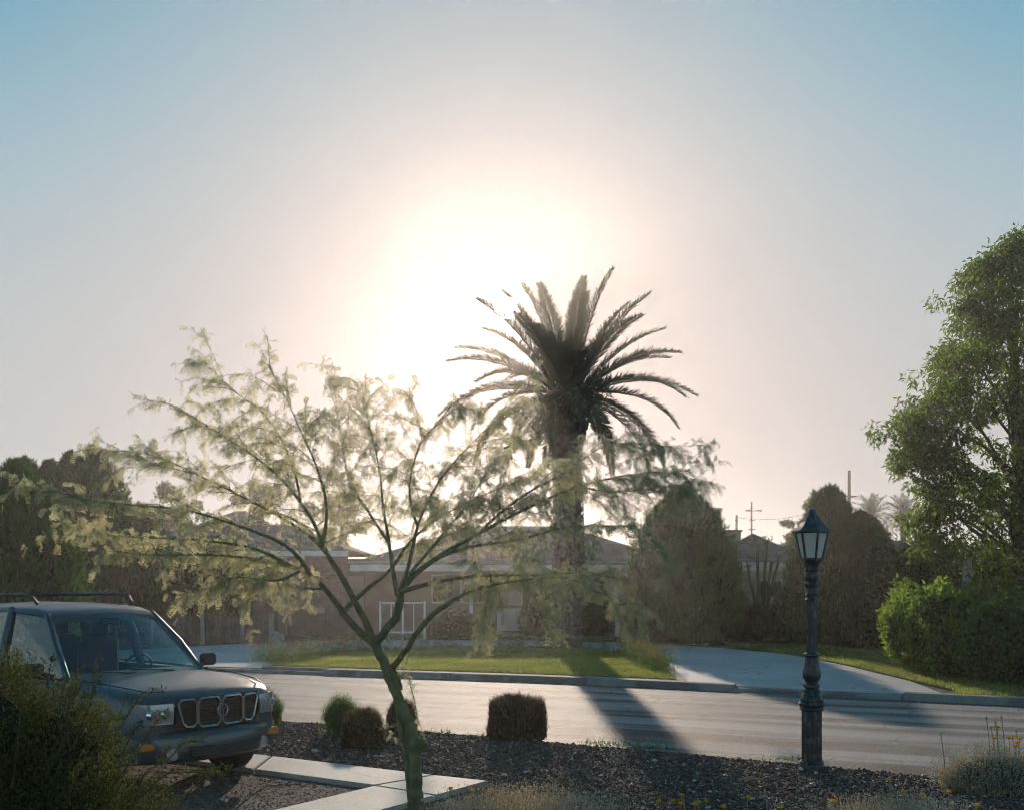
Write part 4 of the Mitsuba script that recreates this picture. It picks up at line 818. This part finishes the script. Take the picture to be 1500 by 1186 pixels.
def dry_tuft(c, w, h, n, seed, label, m='straw', name='dry_tuft', gr=None):
    rng = R(seed); k = thing(name, label, 'plant', gr); c = np.asarray(c, float)
    u = rng.normal(0, 1, (n, 2)); p = np.c_[u * w * .3, np.zeros(n)] + c; d = np.c_[u * .38, np.ones(n)] + rng.normal(0, .25, (n, 3)); put('stems', blades(p, d, rng.uniform(.45, 1.05, n) * h, .008, rng.uniform(-.2, .4, n), rng, 2), m, k)
    N = n * 2; P = np.c_[rng.normal(0, w * .34, (N, 2)), rng.uniform(.15, .95, N) * h * 1.0] + c; put('leaves', cards(P, rng.normal(0, .6, (N, 3)) + [0, 0, .7], rng.normal(size=(N, 3)), rng.uniform(.014, .03, N), .009), m, k)
Yb = 7.6
def bt(px, py, Y=Yb): return at(px, py, Y)
for i, (px, w, h, m, lab) in enumerate(((735, .55, .5, 'straw', 'dry straw coloured tuft at the bottom edge near the path corner'), (790, .6, .52, 'straw', 'tallest dry tuft at the bottom edge right of the path corner'), (850, .55, .46, 'sage', 'grey dry tuft at the bottom edge, right end of the dry group'), (690, .4, .42, 'sage', 'grey green tuft at the bottom edge beside the path slab'), (1285, .5, .44, 'straw', 'dry straw tuft at the bottom edge below the lamp post'), (1345, .5, .44, 'sage', 'grey dry tuft at the bottom edge right of the lamp post'))):
    dry_tuft([sc(px, Yb), Yb, 0], w, h, 1100, 150 + i, lab, m)
heads = [(658, 1155, 8.4), (680, 1157, 8.4), (705, 1157, 8.0), (722, 1158, 8.0), (738, 1183, 7.8), (969, 1176, 8.2), (982, 1173, 8.4), (994, 1163, 8.4), (997, 1175, 8.1), (1020, 1178, 8.0), (1028, 1175, 8.2), (1040, 1174, 8.4), (1060, 1180, 8.0), (1094, 1166, 8.6), (1134, 1181, 8.0), (1217, 1173, 8.4), (1304, 1144, 9.2), (1327, 1159, 8.8), (1345, 1163, 8.8), (1394, 1159, 8.8), (1396, 1177, 8.4), (1428, 1179, 8.4), (1382, 1131, 9.6)]
for i, ((px, py, Y), o) in enumerate(zip(heads, ranks([a[0] for a in heads]))):
    e = at(px, py, Y); flower([e[0], e[1], 0], e[2], 200 + i, 'yellow flower on a thin stalk, %s from the left along the bottom edge' % o, 'yellow flowers along the bottom edge', .036)
cx = gnd(1470, 1137)
tuft('marigold_clump', 'large grey leaved clump with yellow flowers at lower right', 'plant', [sc(1462, 10.0), 10.0, 0], .52, .4, .34, 5200, 160, 'straw', L=(.1, .22), flat=.9, W=.006, spread=.7, core='core_brown')
rng = R(161); n = 9000; u = pts_on(rng, n); u[:, 2] = abs(u[:, 2]); P = np.array([sc(1462, 10.0), 10.0, 0]) + u * np.array([.56, .44, .4]) * rng.uniform(.75, 1.1, (n, 1)) * (.75 + .5 * meshkit.noise(u * 4, 3))[:, None]
put('leaves', cards(P, rng.normal(0, .6, (n, 3)) + u + [0, 0, .4], rng.normal(size=(n, 3)), rng.uniform(.015, .035, n), .01), 'sage', 'marigold_clump')
CF = ((1421, 1079), (1441, 1063), (1465, 1078), (1475, 1079), (1486, 1086), (1492, 1085), (1496, 1079), (1470, 1108), (1432, 1064), (1488, 1091))
for i, ((px, py), o) in enumerate(zip(CF, ranks([a[0] for a in CF]))):
    e = at(px, py, 9.9 - .02 * (i % 5)); flower([e[0] - (e[0] - sc(1468, 10)) * .5, e[1] - .1, .2], e[2] - .2, 240 + i, 'yellow flower, %s from the left on the grey clump at lower right' % o, 'yellow flowers of the lower right clump', .036, .05)
SS = ((1445, 1051), (1467, 1050), (1458, 1058), (1378, 1074), (1452, 1065), (1489, 1071), (1120, 1160), (1000, 1165), (1415, 1172), (1182, 1175))
for i, ((px, py), o) in enumerate(zip(SS, ranks([a[0] for a in SS]))):
    Y = 10.0 if py < 1100 else 8.3; e = at(px, py, Y); k = thing('seed_stalk', 'thin grey seed stalk, %s from the left among the foreground plants' % o, 'plant', 'grey seed stalks in the foreground'); b = np.array([e[0] + (.05 if py < 1100 else .02), e[1], .0])
    put('stalk', tube(spline([b, (b + e) / 2 + [.01, 0, 0], e], 6), .0045, 4), 'sage', k); s = trimesh.creation.icosphere(1, .012); s.vertices += e; put('seed_head', s, 'sage', k)
# larger pale stones lying about
for i, (px, py, s, lab) in enumerate(((1176, 1129, .07, 'white stone at the foot of the lamp post'), (739, 1137, .055, 'pair of pale pink stones right of the path corner'), (860, 1157, .06, 'dark rounded stone in the gravel near the bottom edge'), (461, 1102, .07, 'flat pale stone chip in the gravel behind the path'))):
    g = gnd(px, py); r = trimesh.creation.icosphere(2, s / 2); r.vertices *= (1 + .5 * (meshkit.noise(r.vertices * 60 + i)[:, None] - .5)) * [1.3, .9, .7]; r.vertices += g + [0, 0, s * .3]
    put('loose_stone', r, STONE[4] if i != 2 else STONE[0], label=lab, cat='stone', smooth=40)
g = gnd(1100, 1146); put('dry_twig', tube(spline([g + [-.13, 0, .03], g + [0, .01, .045], g + [.12, 0, .03]], 8), .009, 5), 'straw', label='straw coloured dry twig lying on the gravel', cat='twig')
dr_ = gnd(305, 1105, .05); put('dry_leaf_clump', cards(dr_ + R(3).normal(0, .02, (14, 3)) * [1, 1, .2] + [0, 0, .01], R(4).normal(size=(14, 3)) * [1, 1, .3], [0, 0, 1.], .05, .025), 'dead_frond', label='dead leaf scraps lying on the concrete path', cat='leaves')
# ------------------------------------------------------------------ parked vehicle
def vehicle():
    K = thing('parked_car', 'dark blue sport utility vehicle with chrome grille parked at the left', 'car')
    F, Lf = np.array([.8, -.6]), np.array([.6, .8]); O = np.array([-4.71, 11.31])
    X = np.eye(4); X[:2, 0] = F; X[:2, 1] = Lf; X[:2, 3] = O
    P = lambda n, m, mt, par=K, **kw: put(n, m, mt, par, xf=X, **kw)
    st = [ # x, half width, bottom, hood/belt height, crown
        (-2.36, .70, .50, .98, .0), (-2.30, .82, .40, 1.05, .0), (-2.0, .89, .34, 1.08, .0), (-1.0, .915, .32, 1.08, .0), (.2, .92, .32, 1.07, .0), (.95, .915, .32, 1.06, .015), (1.12, .91, .32, 1.055, .03), (1.5, .90, .33, 1.035, .04), (1.9, .88, .34, 1.005, .04), (2.18, .835, .36, .965, .035), (2.31, .77, .40, .915, .03), (2.36, .71, .45, .85, .01)]
    bow = lambda y: .13 * (np.abs(y) / .85) ** 2
    V = []
    for x, w, b, t, cr in st:
        h = t - b
        half = [(0, b), (w * .86, b), (w * .97, b + .05), (w, b + .16 * h + .04), (w * 1.005, b + .5 * h), (w * .985, t - .13), (w * .95, t - .05), (w * .90, t - .012), (w * .78, t + cr * .35), (w * .45, t + cr * .9), (0, t + cr)]
        V.append([(x, y, z) for y, z in half] + [(x, -y, z) for y, z in half[-2:0:-1]])
    V = np.array(V); S, N = V.shape[:2]; V[..., 0] -= bow(V[..., 1]) * np.clip((V[..., 0] - 1.3) / 1.0, 0, 1) ** 2
    i, j = np.meshgrid(np.arange(S - 1), np.arange(N), indexing='ij')
    q = np.stack([i * N + j, (i + 1) * N + j, (i + 1) * N + (j + 1) % N, i * N + (j + 1) % N], -1).reshape(-1, 4)
    f = np.vstack([q[:, [0, 1, 2]], q[:, [0, 2, 3]]]); v = V.reshape(-1, 3)
    v = np.vstack([v, V[0].mean(0), V[-1].mean(0)]); e = len(v) - 2; jj = np.arange(N)
    f = np.vstack([f, np.stack([jj, (jj + 1) % N, jj * 0 + e], 1), np.stack([(S - 1) * N + (jj + 1) % N, (S - 1) * N + jj, jj * 0 + e + 1], 1)])
    bm = trimesh.Trimesh(v, f); bm.fix_normals()
    M = m3.Manifold(m3.Mesh(np.array(bm.vertices, np.float32), np.array(bm.faces, np.uint32)))
    wheels = [(1.46, .80), (1.46, -.80), (-1.40, .80), (-1.40, -.80)]
    for wx_, wy in wheels:
        c = m3.Manifold.cylinder(.34, .43, .43, 48).rotate([90, 0, 0]).translate([wx_, wy + (.25 if wy > 0 else .09), .40]); M = M - c
    M = M - m3.Manifold.cube([2.6, 1.5, .7], True).translate([-.75, 0, 1.05])       # cabin opening
    body = P('body', M, 'car_paint', smooth=38)
    # greenhouse: pillars, roof, panes
    zt = 1.72
    base = {'A': (1.02, .80, 1.055), 'B': (-.22, .855, 1.07), 'C': (-1.25, .85, 1.075), 'D': (-2.26, .76, 1.06)}
    topp = {'A': (.33, .615, zt - .055), 'B': (-.30, .66, zt), 'C': (-1.25, .66, zt), 'D': (-2.02, .62, zt - .03)}
    for s in (1, -1):
        for n_, r_ in (('A', .036), ('B', .045), ('C', .045), ('D', .06)):
            a, b = np.array(base[n_]), np.array(topp[n_]); a = a * [1, s, 1]; b = b * [1, s, 1]
            hull = m3.Manifold.batch_hull([m3.Manifold.sphere(r_ * (.8 if n_ == 'A' else 1), 16).translate(list(a - [0, .02 * s, .02])), m3.Manifold.sphere(r_, 16).translate(list(b - [0, .0, .0])), m3.Manifold.sphere(r_ * .8, 16).translate(list((a + b) / 2 + [.02, .02 * s, .0]))])
            P('pillar', hull, 'car_paint', body, smooth=45)
    xs = np.array([-2.1, -2.04, -1.7, -1.0, -.3, .15, .34, .42]); zr = np.array([1.68, 1.725, 1.775, 1.80, 1.80, 1.775, 1.735, 1.69]); ws = np.array([.58, .62, .67, .69, .69, .67, .655, .62]); V = []
    for x, z, w in zip(xs, zr, ws):
        half = [(0, z), (w * .5, z - .012), (w * .85, z - .035), (w * .97, z - .06), (w, z - .09), (w * .96, z - .105), (w * .5, z - .09), (0, z - .085)]
        V.append([(x, y, q_) for y, q_ in half] + [(x, -y, q_) for y, q_ in half[-2:0:-1]])
    V = np.array(V); S, N = V.shape[:2]; i, j = np.meshgrid(np.arange(S - 1), np.arange(N), indexing='ij')
    q = np.stack([i * N + j, (i + 1) * N + j, (i + 1) * N + (j + 1) % N, i * N + (j + 1) % N], -1).reshape(-1, 4); v = np.vstack([V.reshape(-1, 3), V[0].mean(0), V[-1].mean(0)]); e = S * N; jj = np.arange(N)
    f = np.vstack([q[:, [0, 1, 2]], q[:, [0, 2, 3]], np.stack([jj, (jj + 1) % N, jj * 0 + e], 1), np.stack([(S - 1) * N + (jj + 1) % N, (S - 1) * N + jj, jj * 0 + e + 1], 1)])
    roof = P('roof', (v, f), 'car_paint', smooth=50)
    def pane(name, c, par=K):
        c = np.array(c); P(name, (c, np.array([[0, 1, 2], [0, 2, 3]])), 'car_glass', par)
    A, At = np.array(base['A']), np.array(topp['A']); my = np.array([1, -1, 1])
    n = 9; ws_ = MB(); g = []
    for t in np.linspace(0, 1, 5):
        l, r_ = A * (1 - t) + At * t, (A * (1 - t) + At * t) * my
        for u in np.linspace(0, 1, n): g.append(l * (1 - u) + r_ * u + np.array([.10, 0, .02]) * 4 * u * (1 - u))
    fi = np.array([[a * n + b, a * n + b + 1, (a + 1) * n + b + 1, (a + 1) * n + b] for a in range(4) for b in range(n - 1)]); P('windscreen', (np.array(g), fi), 'car_glass', smooth=True)
    for s in (1, -1):
        w = np.array([1, s, 1])
        for a, b in (('A', 'B'), ('B', 'C'), ('C', 'D')):
            pane('side_window', [np.array(base[a]) * w - [.03, 0, 0], np.array(base[b]) * w + [.03, 0, 0], np.array(topp[b]) * w, np.array(topp[a]) * w])
    pane('rear_window', [np.array(base['D']) * my, base['D'], topp['D'], np.array(topp['D']) * my])
    # seals and trim
    for s in (1, -1):
        P('window_trim', tube([(1.0, .865 * s, 1.06), (.4, .90 * s, 1.075), (-1.2, .905 * s, 1.085), (-2.2, .82 * s, 1.07)], .014, 6), 'black_plastic')
        P('roof_rail', tube([(.02, .56 * s, 1.79), (-.06, .57 * s, 1.86), (-.25, .575 * s, 1.885), (-1.4, .575 * s, 1.885), (-1.6, .57 * s, 1.86), (-1.68, .56 * s, 1.78)], .017, 8), 'black_plastic', roof, smooth=40)
        P('side_moulding', box(-.1, .925 * s, .66, 2.1, .02, .09, .006), 'trim_grey')
        for x in (.98, -.24, -1.27): P('door_gap', box(x, .9185 * s, .72, .012, .012, .62), 'black_plastic')
        for x in (-.05, -1.1): P('door_handle', box(x, .935 * s, .93, .16, .03, .035, .01), 'black_plastic')
    for x in (-.35, -1.3): P('roof_crossbar', tube([(x, -.57, 1.88), (x, .57, 1.88)], .014, 6), 'black_plastic', roof)
    # front: grille with four openings, ring emblem, lamps, bumper
    gx = 2.375
    def xf_(y): return float(np.interp(abs(y), [0, .71, .77, .835, .88], [2.36, 2.36, 2.31, 2.18, 1.9]) - bow(y))
    P('nose_panel', MB().add(np.array([[xf_(y) + .012, y, z] for z in (.64, .93) for y in np.linspace(-.47, .47, 13)]), np.array([[i, i + 1, i + 14, i + 13] for i in range(12)])), 'grille_dark')
    gr = P('grille', MB().add(np.array([[xf_(y) + .014, y, z] for z in (.645, .925) for y in np.linspace(-.46, .46, 13)]), np.array([[i, i + 1, i + 14, i + 13] for i in range(12)])), 'grille_dark')
    for z in np.linspace(.675, .90, 8): P('slat', tube([(xf_(y) + .02, y, z) for y in np.linspace(-.45, .45, 11)], .007, 4), 'grille_dark', gr)
    cells = [(.27, .46), (.015, .255), (-.255, -.015), (-.46, -.27)]
    for a, b in cells:
        lo_, hi_ = (.65, .92) if abs(a) < .3 and abs(b) < .3 else (.66, .915); d = .035; sh = .03 if b > .4 or a < -.4 else 0
        ya, yb = a, b
        loop = [(ya + d, lo_), (yb - d, lo_), (yb, lo_ + d), (yb, hi_ - d), (yb - d, hi_), (ya + d, hi_), (ya, hi_ - d), (ya, lo_ + d)]
        if b > .4: loop[1] = (yb - d - .05, lo_); loop[2] = (yb - .05, lo_ + d)
        if a < -.4: loop[0] = (ya + d + .05, lo_); loop[7] = (ya + .05, lo_ + d)
        loop.append(loop[0]); P('chrome_surround', tube([(xf_(y) + .028, y, z) for y, z in loop], .0095, 6), 'chrome', gr)
    a = np.linspace(0, 2 * PI, 25); P('emblem', MB().add(tube(np.stack([a * 0 + gx + .03, .058 * np.cos(a), .79 + .058 * np.sin(a)], 1), .008, 6)), 'chrome', gr, smooth=40)
    for s in (1, -1):
        ys_ = np.linspace(.50, .79, 7); lo_, hi_ = .70, .89
        v = np.array([[xf_(y) + .016 - .05 * (y > .78), y * s, z] for z in (lo_, (lo_ + hi_) / 2, hi_) for y in ys_]); v[7:14, 0] += .012
        f_ = np.array([[r_ * 7 + c, r_ * 7 + c + 1, (r_ + 1) * 7 + c + 1, (r_ + 1) * 7 + c] for r_ in range(2) for c in range(6)]); P('headlight', (v, f_), 'lamp_lens', smooth=True)
        P('turn_signal', box(2.34 - .09, .70 * s, .50, .06, .2, .07, .015), 'amber')
        P('fog_lamp', MB().add(lathe([(0, 0), (.06, 0), (.055, .03), (0, .035)], 20)[0][:, [2, 0, 1]] + [2.34, .52 * s, .42], lathe([(0, 0), (.06, 0), (.055, .03), (0, .035)], 20)[1]), 'lamp_lens')
        P('mirror', MB().add(trimesh.convex.convex_hull(np.vstack([box(.80, 1.02 * s, 1.15, .1, .2, .14, .03)[0]]))).add(tube([(.86, .85 * s, 1.08), (.84, .95 * s, 1.12)], .025, 6)), 'black_plastic', smooth=40)
        P('wiper', tube([(1.12, -.1 + .45 * (s > 0), 1.085), (1.02, -.55 + .45 * (s > 0), 1.115)], .009, 5), 'black_plastic')
    yb = np.linspace(-.88, .88, 17); V = []
    for y in yb:
        x = 2.45 - .36 * (abs(y) / .88) ** 2.4; V.append([(x - .05, y, .33), (x, y, .36), (x + .015, y, .46), (x + .01, y, .56), (x - .03, y, .615), (x - .12, y, .625), (x - .14, y, .33)])
    V = np.array(V); S, N = V.shape[:2]; i, j = np.meshgrid(np.arange(S - 1), np.arange(N), indexing='ij')
    q = np.stack([i * N + j, i * N + (j + 1) % N, (i + 1) * N + (j + 1) % N, (i + 1) * N + j], -1).reshape(-1, 4); bmp = P('bumper', (V.reshape(-1, 3), q), 'car_paint', smooth=50)
    P('bumper_vent', box(2.45, 0, .43, .03, .8, .1, .012), 'black_plastic', bmp)
    P('bumper', box(-2.40, 0, .5, .16, 1.72, .24, .05), 'trim_grey')
    for s in (1, -1): P('tail_light', box(-2.33, .80 * s, .86, .08, .14, .36, .02), 'amber')
    for s in (1, -1):
        P('bonnet_gap', tube([(1.10, .80 * s, 1.068), (1.6, .775 * s, 1.052), (2.0, .72 * s, 1.018), (2.2, .64 * s, .985)], .006, 5), 'black_plastic')
        for y in (.57, .69):
            lv, lf_ = lathe([(0, .02), (.035, .02), (.05, .0), (.055, -.02)], 18); P('lamp_reflector', (lv[:, [2, 0, 1]] + [xf_(y) + .018, y * s, .795], lf_), 'chrome')
    # wheels
    for wx_, wy in wheels:
        s = 1 if wy > 0 else -1
        prof = [(.215, -.10), (.33, -.11), (.36, -.085), (.368, 0), (.36, .085), (.33, .11), (.215, .10)]
        tv, tf = lathe(prof, 36); rot = lambda v: v[:, [0, 2, 1]] * [1, s, 1] + [wx_, wy, .365]
        w = P('wheel', (rot(tv), tf), 'rubber', smooth=40)
        sp = MB(); sp.add(rot(lathe([(.2, .02), (.222, .10), (.21, .105), (.195, .05)], 36)[0]), lathe([(.2, .02), (.222, .10), (.21, .105), (.195, .05)], 36)[1])
        for a in range(5):
            an = 2 * PI * a / 5; c_, s_ = math.cos(an), math.sin(an); bv, bf = box(.11, 0, .075, .21, .07, .03, .01); bv = np.stack([bv[:, 0] * c_ - bv[:, 1] * s_, bv[:, 0] * s_ + bv[:, 1] * c_, bv[:, 2]], 1); sp.add(rot(bv), bf)
        sp.add(rot(lathe([(0, .10), (.05, .098), (.06, .07), (.06, .04)], 20)[0]), lathe([(0, .10), (.05, .098), (.06, .07), (.06, .04)], 20)[1])
        P('rim', sp, 'alloy', w, smooth=40)
    # cabin
    P('floor', box(-.7, 0, .73, 2.5, 1.45, .04), 'black_plastic')
    P('dashboard', MB().add(box(.72, 0, .95, .5, 1.46, .2, .05)), 'black_plastic')
    P('steering_wheel', tube([(.42 + .06 * math.sin(t), .36 + .18 * math.cos(t), 1.06 + .17 * math.sin(t)) for t in np.linspace(0, 2 * PI, 21)], .014, 6), 'black_plastic')
    P('interior_mirror', box(.47, 0, 1.60, .03, .24, .07, .015), 'black_plastic')
    for x in (-.25, -1.1):
        for s in (1, -1):
            seat = P('seat', MB().add(box(x + .2, .36 * s, .87, .5, .5, .16, .05)).add(box(x - .08, .36 * s, 1.12, .16, .48, .56, .06)), 'seat_cloth')
            P('headrest', box(x - .1, .36 * s, 1.48, .1, .27, .17, .04), 'seat_cloth', seat)
vehicle()
# ------------------------------------------------------------------ air
scene['haze'] = {'type': 'cube', 'to_world': T().translate([0, 420, 5.8]).scale([462, 500, 7.2]), 'bsdf': {'type': 'null'}, 'interior': {'type': 'ref', 'id': 'air'}}  # added scattering volume, stands in for lens glare round the sun
labels['haze'] = {'label': 'thin haze added for the veiling glare round the low sun', 'category': 'haze', 'kind': 'stuff'}
